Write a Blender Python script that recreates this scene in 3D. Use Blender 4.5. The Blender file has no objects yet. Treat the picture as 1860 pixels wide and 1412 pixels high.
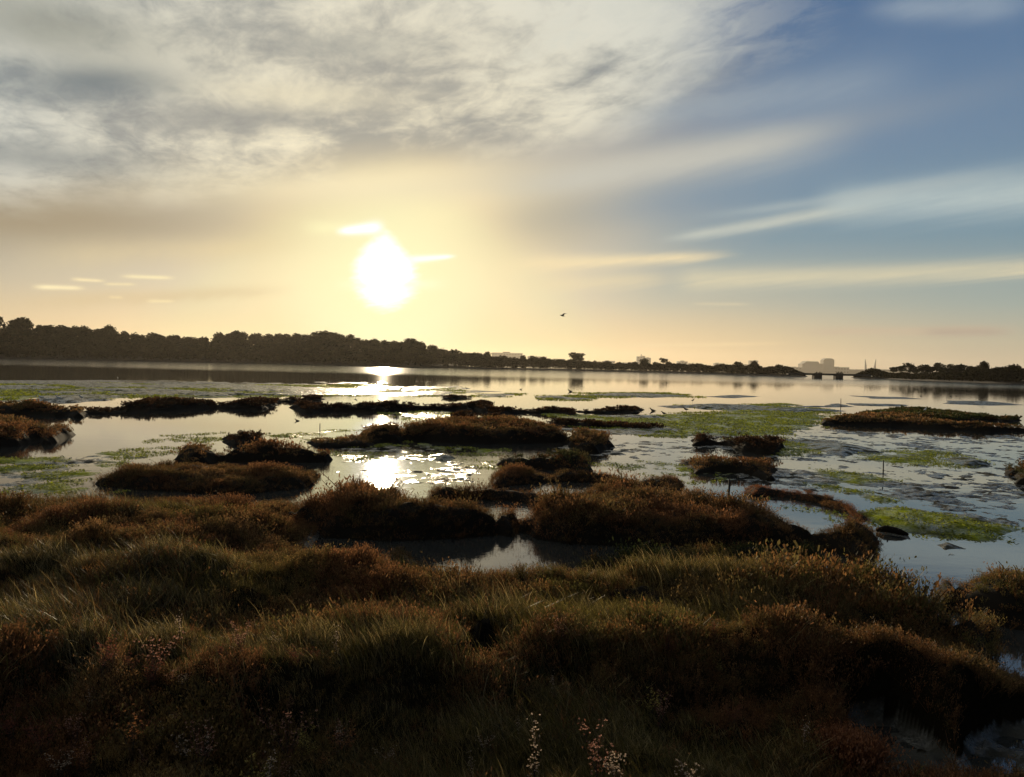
import bpy, math, random
import numpy as np
from mathutils import Vector, Matrix

S = bpy.context.scene
COL = S.collection
rng = np.random.default_rng(7)
random.seed(7)

# ------------------------------------------------------------------ camera
F = 1432.0                       # focal length in pixels of the 1860 px wide photograph
CZ = 2.4                         # eye above the water
_p = math.atan(40.5 / F)
_r = math.atan(0.022)
_f = Vector((0, math.cos(_p), -math.sin(_p)))
_u0 = Vector((0, math.sin(_p), math.cos(_p)))
_R = Vector((1, 0, 0)) * math.cos(_r) + _u0 * math.sin(_r)
_U = _u0 * math.cos(_r) - Vector((1, 0, 0)) * math.sin(_r)
cam = bpy.data.cameras.new('camera')
cam_o = bpy.data.objects.new('camera', cam)
COL.objects.link(cam_o)
S.camera = cam_o
_m = Matrix((_R, _U, -_f)).transposed().to_4x4()
_m.translation = (0, 0, CZ)
cam_o.matrix_world = _m
cam.sensor_width = 36
cam.lens = 36 * F / 1860
cam.clip_end = 20000
cam.clip_start = 0.05


def ray(x, y):
    return (_f * F + _R * (x - 930) - _U * (y - 706)).normalized()


def at(x, y, z=0.0):
    """point of the place seen at a pixel, lying at height z"""
    d = ray(x, y)
    t = (z - CZ) / d.z
    return (d.x * t, d.y * t)


def at_dist(x, y, dist):
    """point seen at a pixel, dist metres ahead (along y)"""
    d = ray(x, y)
    t = dist / d.y
    return Vector((d.x * t, dist, CZ + d.z * t))


def hor(x):
    return 665.5 + 0.022 * (x - 930)


SUN = ray(700, 495)
SUN_EL = math.asin(SUN.z)
SUN_AZ = math.atan2(SUN.x, SUN.y)

# ------------------------------------------------------------------ helpers


def tag(o, label=None, cat=None, group=None, kind=None):
    if label: o['label'] = label
    if cat: o['category'] = cat
    if group: o['group'] = group
    if kind: o['kind'] = kind
    return o


def empty(name, loc=(0, 0, 0), rz=0.0):
    o = bpy.data.objects.new(name, None)
    o.empty_display_size = 0.2
    COL.objects.link(o)
    o.location = loc
    o.rotation_euler = (0, 0, rz)
    return o


def link(name, me, parent=None, mat=None):
    o = bpy.data.objects.new(name, me)
    COL.objects.link(o)
    if parent: o.parent = parent
    if mat and not me.materials: me.materials.append(mat)
    return o


def mesh_quads(name, v, q, col=None, smooth=False):
    """mesh from (n,3) vertices, (m,4) quads and per-vertex colours"""
    me = bpy.data.meshes.new(name)
    v = np.ascontiguousarray(v, np.float32)
    q = np.ascontiguousarray(q, np.int32)
    n, m = len(v), len(q)
    me.vertices.add(n)
    me.vertices.foreach_set('co', v.ravel())
    me.loops.add(m * 4)
    me.loops.foreach_set('vertex_index', q.ravel())
    me.polygons.add(m)
    me.polygons.foreach_set('loop_start', np.arange(0, m * 4, 4, dtype=np.int32))
    try:
        me.polygons.foreach_set('loop_total', np.full(m, 4, dtype=np.int32))
    except Exception:
        pass
    me.polygons.foreach_set('use_smooth', np.full(m, smooth, dtype=bool))
    me.update(calc_edges=True)
    if col is not None:
        a = me.attributes.new('Col', 'FLOAT_COLOR', 'POINT')
        c = np.ones((n, 4), np.float32)
        c[:, :np.shape(col)[1]] = col
        a.data.foreach_set('color', c.ravel())
    return me


def dup(src, parent=None):
    c = src.copy()
    COL.objects.link(c)
    c.parent = parent
    return c


class MB:
    """collects polygons into ONE mesh"""
    def __init__(s): s.v, s.f = [], []

    def box(s, x0, x1, y0, y1, z0, z1, top=1.0):
        b = len(s.v)
        cx, cy = (x0 + x1) / 2, (y0 + y1) / 2
        for (z, k) in ((z0, 1.0), (z1, top)):
            for (x, y) in ((x0, y0), (x1, y0), (x1, y1), (x0, y1)):
                s.v.append((cx + (x - cx) * k, cy + (y - cy) * k, z))
        s.f += [(b, b+3, b+2, b+1), (b+4, b+5, b+6, b+7)] + [(b+i, b+(i+1) % 4, b+4+(i+1) % 4, b+4+i) for i in range(4)]
        return s

    def tube(s, pts, rad, n=8, cap=True):
        b = len(s.v)
        pts = [Vector(p) for p in pts]
        for i, p in enumerate(pts):
            d = (pts[min(i+1, len(pts)-1)] - pts[max(i-1, 0)]).normalized()
            a = Vector((0, 0, 1)) if abs(d.z) < 0.9 else Vector((1, 0, 0))
            u = d.cross(a).normalized(); w = d.cross(u)
            r = rad[i] if hasattr(rad, '__len__') else rad
            ru, rw = r if hasattr(r, '__len__') else (r, r)
            for k in range(n):
                t = 2 * math.pi * k / n
                s.v.append(tuple(p + u * (math.cos(t) * ru) + w * (math.sin(t) * rw)))
        for i in range(len(pts) - 1):
            for k in range(n):
                s.f.append((b+i*n+k, b+i*n+(k+1) % n, b+(i+1)*n+(k+1) % n, b+(i+1)*n+k))
        if cap:
            s.f.append(tuple(b + k for k in range(n))[::-1])
            s.f.append(tuple(b + (len(pts)-1)*n + k for k in range(n)))
        return s

    def prism(s, outline, y0, y1):
        """outline in (x,z) extruded along y"""
        b = len(s.v); n = len(outline)
        s.v += [(x, y0, z) for x, z in outline] + [(x, y1, z) for x, z in outline]
        s.f += [tuple(range(b, b+n)), tuple(range(b+2*n-1, b+n-1, -1))]
        s.f += [(b+i, b+n+i, b+n+(i+1) % n, b+(i+1) % n) for i in range(n)]
        return s

    def mesh(s, name, smooth=False):
        me = bpy.data.meshes.new(name)
        me.from_pydata(s.v, [], s.f)
        me.validate()
        if smooth:
            me.polygons.foreach_set('use_smooth', [True]*len(me.polygons))
        return me

    def build(s, name, mat, parent=None, smooth=False):
        return link(name, s.mesh(name, smooth), parent, mat)


# ------------------------------------------------------------------ numpy noise


def _hash(ix, iy, seed):
    n = (ix * 374761393 + iy * 668265263 + seed * 974711) & 0xffffffff
    n = ((n ^ (n >> 13)) * 1274126177) & 0xffffffff
    return ((n ^ (n >> 16)) & 0xffff) / 65535.0


def vnoise(x, y, seed=0):
    ix = np.floor(x).astype(np.int64); iy = np.floor(y).astype(np.int64)
    fx = x - ix; fy = y - iy
    fx = fx*fx*(3-2*fx); fy = fy*fy*(3-2*fy)
    a = _hash(ix, iy, seed); b = _hash(ix+1, iy, seed)
    c = _hash(ix, iy+1, seed); d = _hash(ix+1, iy+1, seed)
    return ((a*(1-fx)+b*fx)*(1-fy) + (c*(1-fx)+d*fx)*fy) * 2 - 1


def fbm(x, y, seed=0, oct=4, gain=0.5):
    s = 0; a = 1.0; t = 0
    for i in range(oct):
        s = s + a*vnoise(x*2**i + 17.3*i, y*2**i - 9.1*i, seed+i); t += a; a *= gain
    return s / t * 1.6


def sstep(a, b, x):
    t = np.clip((x-a)/(b-a), 0, 1)
    return t*t*(3-2*t)


def sdf(px, py, poly):
    """signed distance, positive inside"""
    V = np.asarray(poly, float)
    d = np.full(px.shape, 1e18); ins = np.zeros(px.shape, bool)
    n = len(V)
    for i in range(n):
        ax, ay = V[i]; bx, by = V[(i+1) % n]
        ex, ey = bx-ax, by-ay
        wx, wy = px-ax, py-ay
        t = np.clip((wx*ex+wy*ey)/(ex*ex+ey*ey+1e-12), 0, 1)
        d = np.minimum(d, (wx-ex*t)**2 + (wy-ey*t)**2)
        c = ((ay <= py) & (by > py)) | ((by <= py) & (ay > py))
        with np.errstate(divide='ignore', invalid='ignore'):
            xi = ax + (py-ay)/(by-ay)*ex
        ins ^= c & (px < xi)
    return np.where(ins, 1, -1)*np.sqrt(d)


def sdf_cull(px, py, poly, pad):
    V = np.asarray(poly)
    x0, y0 = V.min(0)-pad; x1, y1 = V.max(0)+pad
    out = np.full(px.shape, -pad)
    m = (px > x0) & (px < x1) & (py > y0) & (py < y1)
    if m.any():
        out[m] = np.maximum(sdf(px[m], py[m], poly), -pad)
    return out


def warp(x, y, k=1.0):
    """slides points about by noise so that traced outlines get natural edges"""
    d = np.hypot(x, y)
    for (s, a) in ((1.3, 0.16), (0.35, 0.07)):
        sc = s*np.clip(d/14, 0.6, 5)
        sc = 2.0**np.round(np.log2(sc))
        am = a*np.clip(d/14, 0.5, 4)*k
        nx = vnoise(x/sc, y/sc, 91); ny = vnoise(x/sc, y/sc, 57)
        x = x+nx*am; y = y+ny*am
    return x, y


# ------------------------------------------------------------------ materials


class NT:
    """tiny node-graph writer"""
    def __init__(s, tree): s.t = tree; s.n = tree.nodes; s.l = tree.links

    def sock(s, inp, v):
        if hasattr(v, 'is_linked') or hasattr(v, 'links'):
            s.l.new(v, inp)
        elif v is not None:
            try:
                inp.default_value = v
            except Exception:
                inp.default_value = tuple(v) + (1.0,)

    def math(s, op, a, b=None, c=None, clamp=False):
        n = s.n.new('ShaderNodeMath'); n.operation = op; n.use_clamp = clamp
        for i, v in enumerate((a, b, c)):
            if v is not None: s.sock(n.inputs[i], v)
        return n.outputs[0]

    def vmath(s, op, a, b=None):
        n = s.n.new('ShaderNodeVectorMath'); n.operation = op
        s.sock(n.inputs[0], a)
        if b is not None: s.sock(n.inputs[1], b)
        return n.outputs['Value'] if op in ('DOT_PRODUCT', 'LENGTH', 'DISTANCE') else n.outputs[0]

    def add(s, a, b): return s.math('ADD', a, b)
    def sub(s, a, b): return s.math('SUBTRACT', a, b)
    def mul(s, a, b): return s.math('MULTIPLY', a, b)

    def mapr(s, v, a, b, c=0.0, d=1.0, smooth=True):
        n = s.n.new('ShaderNodeMapRange'); n.interpolation_type = 'SMOOTHSTEP' if smooth else 'LINEAR'
        s.sock(n.inputs['Value'], v)
        for k, x in zip(('From Min', 'From Max', 'To Min', 'To Max'), (a, b, c, d)): n.inputs[k].default_value = x
        return n.outputs['Result']

    def mix(s, f, a, b, mode='MIX'):
        n = s.n.new('ShaderNodeMix'); n.data_type = 'RGBA'; n.blend_type = mode
        s.sock(n.inputs[0], f); s.sock(n.inputs[6], a); s.sock(n.inputs[7], b)
        return n.outputs[2]

    def ramp(s, v, stops):
        n = s.n.new('ShaderNodeValToRGB')
        e = n.color_ramp.elements
        while len(e) < len(stops): e.new(0.5)
        for el, (p, c) in zip(e, stops):
            el.position = p; el.color = tuple(c)+(1,)
        s.sock(n.inputs[0], v)
        return n.outputs[0]

    def noise(s, vec, scale, detail=4, rough=0.5, dist=0.0):
        n = s.n.new('ShaderNodeTexNoise')
        if vec is not None: s.sock(n.inputs['Vector'], vec)
        n.inputs['Scale'].default_value = scale; n.inputs['Detail'].default_value = detail
        n.inputs['Roughness'].default_value = rough; n.inputs['Distortion'].default_value = dist
        return n.outputs[0]

    def comb(s, x, y, z):
        n = s.n.new('ShaderNodeCombineXYZ')
        for i, v in enumerate((x, y, z)): s.sock(n.inputs[i], v)
        return n.outputs[0]

    def bump(s, h, strength, dist):
        n = s.n.new('ShaderNodeBump'); s.sock(n.inputs['Strength'], strength); n.inputs['Distance'].default_value = dist
        s.sock(n.inputs['Height'], h)
        return n.outputs[0]


def new_mat(name):
    m = bpy.data.materials.new(name); m.use_nodes = True
    nt = NT(m.node_tree)
    b = m.node_tree.nodes['Principled BSDF']
    return m, nt, b


def simple_mat(name, col, rough=0.9, var=0.25, scale=3.0):
    m, t, b = new_mat(name)
    g = t.n.new('ShaderNodeNewGeometry')
    k = t.noise(g.outputs['Position'], scale, 5, 0.6)
    t.sock(b.inputs['Base Color'], t.mix(k, tuple(c*(1-var) for c in col), tuple(min(1, c*(1+var)) for c in col)))
    b.inputs['Roughness'].default_value = rough
    return m


def leaf_mat(name, trans=0.5, gloss=0.06, rough=0.4):
    """thin leaf: diffuse + light coming through, colour carried by each plant"""
    m = bpy.data.materials.new(name); m.use_nodes = True
    t = NT(m.node_tree); t.n.remove(t.n['Principled BSDF'])
    a = t.n.new('ShaderNodeAttribute'); a.attribute_name = 'Col'
    d = t.n.new('ShaderNodeBsdfDiffuse'); t.l.new(a.outputs['Color'], d.inputs['Color'])
    r = t.n.new('ShaderNodeBsdfTranslucent'); t.l.new(a.outputs['Color'], r.inputs['Color'])
    x = t.n.new('ShaderNodeMixShader'); x.inputs[0].default_value = trans
    t.l.new(d.outputs[0], x.inputs[1]); t.l.new(r.outputs[0], x.inputs[2])
    g = t.n.new('ShaderNodeBsdfGlossy'); g.inputs['Roughness'].default_value = rough
    g.inputs['Color'].default_value = (1, 1, 1, 1)
    y = t.n.new('ShaderNodeMixShader'); y.inputs[0].default_value = gloss
    t.l.new(x.outputs[0], y.inputs[1]); t.l.new(g.outputs[0], y.inputs[2])
    t.l.new(y.outputs[0], t.n['Material Output'].inputs['Surface'])
    return m


M_LEAF = leaf_mat('marsh_leaf', 0.55, 0.012, 0.45)
M_GRASS = leaf_mat('grass_blade', 0.55, 0.02, 0.35)
M_ALGAE = leaf_mat('sea_lettuce', 0.6, 0.03, 0.3)
M_TREE = leaf_mat('tree_leaf', 0.2, 0.0)
M_BARK = simple_mat('bark', (0.035, 0.028, 0.02), 0.95, 0.4, 2)
M_WOOD = simple_mat('weathered_wood', (0.03, 0.026, 0.022), 0.8, 0.4, 12)
M_PEAT = simple_mat('peat_bank', (0.010, 0.008, 0.006), 0.95, 0.5, 4)
M_PEAT.node_tree.nodes['Principled BSDF'].inputs['Specular IOR Level'].default_value = 0.08
M_HILL = simple_mat('far_land', (0.05, 0.045, 0.03), 1.0, 0.3, 0.02)
M_SHORE = simple_mat('shore_bank', (0.022, 0.018, 0.012), 1.0, 0.4, 0.3)
M_CONC = simple_mat('pale_concrete', (0.3, 0.27, 0.24), 0.9, 0.1, 0.05)
M_BRICK = simple_mat('dull_brick', (0.16, 0.12, 0.1), 0.9, 0.1, 0.05)
M_ROOF = simple_mat('roof_sheet', (0.1, 0.09, 0.085), 0.8, 0.1, 0.05)
M_STEEL = simple_mat('painted_steel', (0.16, 0.16, 0.16), 0.6, 0.1, 0.1)
M_FEATHER = simple_mat('feather_brown', (0.04, 0.033, 0.026), 0.8, 0.3, 30)
M_WHITEF = simple_mat('feather_white', (0.7, 0.69, 0.66), 0.8, 0.1, 30)
M_BRIDGE = simple_mat('bridge_concrete', (0.05, 0.045, 0.04), 0.9, 0.2, 1)

# mud: dark and wet, algae stains carried by the ground itself
M_MUD, t, b = new_mat('wet_mud')
a = t.n.new('ShaderNodeAttribute'); a.attribute_name = 'Col'
t.l.new(a.outputs['Color'], b.inputs['Base Color'])
g = t.n.new('ShaderNodeNewGeometry')
n1 = t.noise(g.outputs['Position'], 6, 6, 0.65)
n2 = t.noise(g.outputs['Position'], 2.6, 5, 0.65)
t.sock(b.inputs['Roughness'], t.mapr(n2, 0.46, 0.60, 0.25, 0.95))
t.sock(b.inputs['Specular IOR Level'], t.mul(a.outputs['Alpha'], t.mapr(n2, 0.46, 0.60, 0.75, 0.02)))
t.sock(b.inputs['Normal'], t.bump(n1, 0.8, 0.08))

# water: dark body, wind-ruffled in bands, calm in the pools
M_WATER, t, b = new_mat('water')
b.inputs['Base Color'].default_value = (0.028, 0.029, 0.027, 1)
b.inputs['IOR'].default_value = 1.8
b.inputs['Specular IOR Level'].default_value = 0.5
g = t.n.new('ShaderNodeNewGeometry')
sx = t.n.new('ShaderNodeSeparateXYZ'); t.l.new(g.outputs['Position'], sx.inputs[0])
py_, px_ = sx.outputs['Y'], sx.outputs['X']
bandn = t.noise(t.comb(t.mul(px_, 0.004), t.mul(py_, 0.02), 0.0), 1.0, 3, 0.5)
edge = t.add(t.add(py_, t.mul(px_, 0.10)), t.mul(t.sub(bandn, 0.5), 60.0))
ruff = t.mapr(edge, 140, 215)
near = t.mapr(py_, 10, 30, 0.055, 0.03)
azw = t.math('DIVIDE', px_, py_)
shal = t.mul(t.mul(t.mul(t.mapr(azw, -.27, -.2), t.mapr(azw, .02, .10, 1, 0)), t.mapr(py_, 34, 24)), t.mapr(py_, 9, 12))
t.sock(b.inputs['Roughness'], t.add(t.add(t.mul(ruff, 0.065), near), t.mul(shal, .015)))
fine = t.noise(t.comb(t.mul(px_, 1.0), t.mul(py_, 1.0), 0.0), 9, 3, 0.55)
wide = t.noise(t.comb(t.mul(px_, 0.5), t.mul(py_, 1.4), 0.0), 1.6, 3, 0.5)
t.sock(b.inputs['Normal'], t.bump(t.add(t.mul(fine, t.add(0.25, t.mul(shal, .9))), wide), t.add(t.add(t.mul(ruff, 0.2), 0.035), t.mul(shal, .06)), 0.05))

# ------------------------------------------------------------------ the sky
W = bpy.data.worlds.new('World'); S.world = W; W.use_nodes = True
t = NT(W.node_tree)
tc = t.n.new('ShaderNodeTexCoord'); D = tc.outputs['Generated']
D = t.vmath('NORMALIZE', D)
sp = t.n.new('ShaderNodeSeparateXYZ'); t.l.new(D, sp.inputs[0])
dx, dy, dz = sp.outputs
DEG = 180/math.pi
az = t.mul(t.math('ARCTAN2', dx, dy), DEG)
el = t.mul(t.math('ARCSINE', dz), DEG)
th = t.mul(t.math('ARCCOSINE', t.math('MINIMUM', t.vmath('DOT_PRODUCT', D, tuple(SUN)), 0.999999)), DEG)
sky = t.n.new('ShaderNodeTexSky'); sky.sky_type = 'NISHITA'; sky.sun_disc = False
sky.sun_elevation = SUN_EL; sky.sun_rotation = SUN_AZ
sky.dust_density = 1.5; sky.ozone_density = 2.0


def ae(x, y):
    d = ray(x, y)
    return math.degrees(math.atan2(d.x, d.y)), math.degrees(math.asin(d.z))


# cloud-deck coordinates: a flat layer overhead, drawn out along the wind
den = t.add(t.math('MAXIMUM', dz, 0.0), 0.06)
qx, qy = t.math('DIVIDE', dx, den), t.math('DIVIDE', dy, den)
ca, sa = math.cos(math.radians(-30)), math.sin(math.radians(-30))
ql = t.add(t.mul(qx, sa), t.mul(qy, ca))       # along the wind
qc = t.sub(t.mul(qx, ca), t.mul(qy, sa))       # across it
n_big = t.noise(t.comb(t.mul(ql, 0.42), t.mul(qc, 0.85), 3.1), 1.3, 5, 0.55, 0.2)
n_det = t.noise(t.comb(t.mul(ql, 1.15), t.mul(qc, 1.45), 7.7), 2.0, 7, 0.6, 0.25)
n_str = t.noise(t.comb(t.mul(ql, 0.18), t.mul(qc, 2.4), 1.3), 1.5, 6, 0.6, 0.3)
n_soft = t.noise(t.comb(t.mul(az, 0.035), t.mul(el, 0.12), 5.0), 1.0, 4, 0.5, 0.3)

# clear air and thin veil
eln = t.math('DIVIDE', el, 60.0, clamp=True)
cool = t.ramp(eln, [(0.0, (.68, .53, .36)), (2.2/60, (.57, .52, .38)), (4.5/60, (.37, .45, .42)), (9/60, (.19, .315, .40)),
                    (15/60, (.165, .265, .395)), (20/60, (.12, .215, .365)), (25/60, (.068, .152, .315)), (1.0, (.03, .07, .17))])
thn = t.math('DIVIDE', th, 60.0, clamp=True)
warm = t.ramp(thn, [(0.0, (1, .98, .62)), (2.7/60, (1, .95, .53)), (5.2/60, (1, .88, .50)), (8.6/60, (.93, .77, .46)),
                    (14.5/60, (.72, .62, .46)), (24/60, (.60, .51, .38)), (1.0, (.36, .32, .26))])
ww = t.mapr(t.add(th, t.mul(t.sub(n_soft, 0.5), 10)), 5, 31, 1.0, 0.0)
low = t.mapr(el, 0.5, 11, 0.62, 0.0)
leftw = t.mapr(az, 8, -12, 0.0, 0.8)
ww = t.math('MAXIMUM', ww, t.math('MAXIMUM', t.mul(low, t.mapr(th, 20, 45, 1, 0.3)), t.mul(leftw, t.mapr(th, 30, 80, 1, 0.2))))
base = t.mix(ww, cool, warm)
peach = t.mul(t.mapr(el, 0.0, 6.0, .62, 0.0), t.mul(t.mapr(th, 4, 9), t.mapr(th, 22, 42, 1, 0)))
base = t.mix(peach, base, (.92, .655, .33))
nish = t.vmath('MULTIPLY', sky.outputs[0], (0.045, 0.045, 0.045))
nish = t.vmath('MINIMUM', nish, (0.95, 0.88, 0.6))
base = t.mix(0.18, base, nish)
# grey smooth shelf left of the sun, and a bluish-grey one high right of it


def blob(x, y, sx_, sy_, slope=0.0):
    a0, e0 = ae(x, y)
    A = t.math('DIVIDE', t.sub(az, a0), sx_)
    E = t.math('DIVIDE', t.sub(t.sub(el, e0), t.mul(t.sub(az, a0), slope)), sy_)
    r2 = t.add(t.mul(A, A), t.mul(E, E))
    return t.math('EXPONENT', t.mul(r2, -1.0))


nw = t.add(0.55, t.mul(n_soft, 0.9))
base = t.mix(t.math('MULTIPLY', blob(0, 392, 13, 2.1, 0.03), t.mul(nw, 0.85), clamp=True), base, (.31, .235, .135))
base = t.mix(t.math('MULTIPLY', blob(230, 320, 12, 2.6, 0.05), t.mul(nw, 0.75), clamp=True), base, (.40, .345, .255))
base = t.mix(t.math('MULTIPLY', blob(990, 185, 12, 3.0, 0.12), t.mul(nw, 0.9), clamp=True), base, (.21, .235, .26))
base = t.mix(t.math('MULTIPLY', blob(1010, 400, 5.0, 2.6, 0.1), t.mul(nw, 0.55), clamp=True), base, (.42, .38, .28))
base = t.mix(t.math('MULTIPLY', blob(640, 338, 13, 1.3, 0.07), t.mul(nw, 0.55), clamp=True), base, (1.0, .86, .55))
base = t.mix(t.math('MULTIPLY', blob(1150, 298, 15, 1.1, 0.13), t.mul(nw, 0.5), clamp=True), base, (.56, .52, .42))
base = t.mix(t.math('MULTIPLY', blob(1300, 355, 9, 1.3, 0.12), t.mul(nw, 0.45), clamp=True), base, (.19, .28, .37))

# the broken deck, upper left
a1, e1 = ae(1270, 60)
deck_el = t.mapr(t.add(el, t.add(t.mul(t.sub(n_big, 0.5), 5.0), t.mul(az, -0.17))), 13.6, 17.5)
deck_az = t.mapr(t.add(az, t.add(t.mul(t.sub(n_det, 0.5), 26), t.mul(t.sub(el, 20), -0.9))), 7, 17, 1.0, 0.0)
deck = t.mul(deck_el, deck_az)
shade = t.add(t.mul(n_big, 0.72), t.mul(n_det, 0.5))
n_fin = t.noise(t.comb(t.mul(ql, 2.6), t.mul(qc, 4.2), 2.2), 2.2, 8, 0.66, 0.6)
shade = t.add(shade, t.mul(t.sub(n_fin, .5), .22))
dens = t.mapr(shade, 0.47, 0.70)
lightc = t.mix(t.mapr(th, 7, 28), (.96, .86, .62), (.69, .69, .61))
darkc = t.mix(t.mapr(th, 10, 30), (.37, .36, .32), (.215, .255, .28))
deckc = t.mix(dens, darkc, lightc)
base = t.mix(t.mul(deck, 0.93), base, deckc)
# a few single dark bars and bright wisps in it
base = t.mix(t.math('MULTIPLY', t.mul(blob(170, 150, 6.0, 1.15, 0.14), t.add(n_det, 0.35)), 1.0, clamp=True), base, (.17, .205, .225))
base = t.mix(t.math('MULTIPLY', t.mul(blob(60, 285, 7.0, 1.0, 0.03), t.add(n_det, 0.25)), 0.9, clamp=True), base, (.24, .26, .26))
base = t.mix(t.math('MULTIPLY', t.mul(blob(90, 45, 7.0, 2.0, 0.05), t.add(n_det, 0.3)), 0.85, clamp=True), base, (.23, .24, .205))
base = t.mix(t.math('MULTIPLY', t.mul(blob(420, 215, 7.0, 0.9, 0.12), t.add(n_det, 0.2)), 0.9, clamp=True), base, (.27, .275, .265))
base = t.mix(t.math('MULTIPLY', t.mul(blob(640, 85, 6.0, 0.9, 0.1), t.add(n_det, 0.1)), 0.8, clamp=True), base, (.30, .31, .29))
base = t.mix(t.math('MULTIPLY', t.mul(blob(560, 175, 6.0, 0.8, 0.05), t.add(n_det, 0.2)), 1.0, clamp=True), base, (.80, .72, .52))
# mottled fragments towards the blue
frag = t.mul(t.mapr(t.add(n_det, t.mul(t.sub(n_fin, .5), .5)), 0.47, 0.66), blob(1130, 70, 9, 3.6, 0.1))
base = t.mix(t.mul(frag, 0.85), base, (.64, .64, .56))

# drawn-out streaks


def streak(x0, y0, x1, y1, w0, w1, colr, k, soft=0.25, rag=1.0):
    global base
    a0, e0 = ae(x0, y0); b0, f0 = ae(x1, y1)
    L2 = (b0-a0)**2 + (f0-e0)**2
    A, E = t.sub(az, a0), t.sub(el, e0)
    tt = t.math('DIVIDE', t.add(t.mul(A, b0-a0), t.mul(E, f0-e0)), L2)
    wob = t.mul(t.sub(n_str, 0.5), 0.9*rag*max(w0, w1))
    dd = t.add(t.math('DIVIDE', t.sub(t.mul(E, b0-a0), t.mul(A, f0-e0)), math.sqrt(L2)), wob)
    wid = t.mapr(tt, 0, 1, w0, w1, False)
    q = t.math('DIVIDE', dd, wid)
    g_ = t.math('EXPONENT', t.mul(t.mul(q, q), -1.0))
    ends = t.mul(t.mapr(tt, -0.05, soft), t.mapr(tt, 1-soft, 1.05, 1, 0))
    tex = t.add(t.add(0.30, t.mul(n_str, 0.8)), t.mul(n_fin, .5)) if rag > 0.3 else 1.0
    m_ = t.math('MULTIPLY', t.mul(t.mul(g_, ends), tex), k, clamp=True)
    base = t.mix(m_, base, colr)


streak(1235, 508, 2000, 480, .75, .55, (.66, .60, .42), .85, .06)
streak(1200, 436, 1640, 362, .28, .6, (.52, .55, .49), .9, .2)
streak(1480, 372, 2000, 335, 1.0, 1.4, (.44, .52, .52), .9, .15)
streak(900, 482, 1340, 462, .65, .25, (.95, .77, .45), .7, .25)
streak(930, 520, 1240, 505, .7, .5, (.84, .70, .42), .45, .3)
streak(1440, 603, 1860, 600, .28, .3, (.56, .44, .31), .75, .25)
streak(1660, 603, 1850, 603, .3, .25, (.42, .34, .27), .7, .3)
streak(1080, 628, 1440, 624, .15, .15, (.80, .62, .36), .6, .3)
streak(1250, 552, 1370, 553, .12, .12, (.64, .57, .40), .6, .3)
streak(55, 521, 158, 524, .16, .13, (1, .86, .52), .9, .3, .4)
streak(125, 507, 195, 511, .12, .09, (.95, .80, .48), .8, .3, .4)
streak(215, 502, 320, 505, .13, .12, (.97, .84, .50), .85, .3, .4)
streak(185, 516, 250, 517, .1, .1, (.92, .78, .46), .7, .3, .4)
streak(195, 540, 225, 541, .1, .1, (.95, .80, .48), .8, .3, .4)
streak(262, 547, 320, 547, .12, .1, (.97, .83, .50), .8, .3, .4)
streak(0, 470, 560, 440, 1.0, .6, (.82, .66, .36), .35, .3)
streak(0, 552, 540, 525, .5, .4, (.66, .50, .27), .5, .3)
streak(900, 345, 1560, 235, .9, 1.3, (.57, .56, .49), .75, .3)
streak(1100, 215, 1700, 130, .9, 1.4, (.33, .39, .44), .55, .3)
streak(1250, 395, 1900, 300, .3, .5, (.42, .48, .48), .5, .3)
streak(1560, 20, 1900, 5, .6, .9, (.36, .43, .49), .6, .3)
streak(540, 412, 720, 416, .5, .4, (1, .95, .55), .6, .3, .6)
# the sun burning through thin cloud
th2 = t.add(th, t.add(t.add(t.mul(t.sub(n_fin, 0.5), 1.1), t.mul(t.sub(n_str, 0.5), 1.2)), t.mul(t.math('ABSOLUTE', t.sub(az, math.degrees(SUN_AZ))), 0.12)))
th2 = t.add(th2, t.mul(t.math('MAXIMUM', t.sub(el, math.degrees(SUN_EL)), 0.0), 0.02))
th2 = t.add(th2, t.mul(t.mul(t.math('MAXIMUM', t.sub(el, math.degrees(SUN_EL)-.9), 0.0), t.math('ABSOLUTE', t.sub(az, math.degrees(SUN_AZ)))), .09))
core = t.mapr(th2, 1.75, 3.2, 1.0, 0.0)
base = t.mix(core, base, (1.25, 1.23, 1.2))
streak(608, 421, 702, 412, .22, .45, (1.1, 1.1, 1.05), 1.3, .3, .3)
streak(735, 473, 830, 465, .28, .12, (1.1, 1.1, 0.95), 1.2, .25, .2)
streak(600, 518, 820, 516, .35, .35, (1.05, 1.02, .7), .8, .4, .2)
hot = t.mapr(th, 0.3, 2.0, 1.0, 0.0)
base = t.vmath('ADD', base, t.comb(hot, hot, t.mul(hot, 0.93)))
# the half of the sky behind the camera lies darker than the sunset side
back = t.mapr(th, 55, 120, 1.0, 0.45)
base = t.vmath('MULTIPLY', base, t.comb(back, back, back))
bg = W.node_tree.nodes['Background']
outc = t.vmath('MULTIPLY', base, (10.0, 10.0, 10.0))
t.l.new(outc, bg.inputs['Color']); bg.inputs['Strength'].default_value = 0.1

sun = bpy.data.lights.new('sun', 'SUN'); sun.energy = 4.6; sun.angle = math.radians(0.5); sun.color = (1.0, 0.80, 0.52)
sun_o = bpy.data.objects.new('sun', sun); COL.objects.link(sun_o)
sun_o.rotation_euler = SUN.to_track_quat('Z', 'Y').to_euler()
S.view_settings.view_transform = 'Standard'; S.view_settings.look = 'None'
S.view_settings.exposure = 0; S.view_settings.gamma = 1
S.cycles.max_bounces = 4; S.cycles.diffuse_bounces = 1; S.cycles.glossy_bounces = 2
S.cycles.transmission_bounces = 2; S.cycles.volume_bounces = 0; S.cycles.transparent_max_bounces = 4
S.cycles.use_denoising = True
S.cycles.adaptive_threshold = 0.02
S.cycles.sample_clamp_indirect = 3.0
S.cycles.caustics_reflective = False

# ------------------------------------------------------------------ the marsh ground


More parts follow.
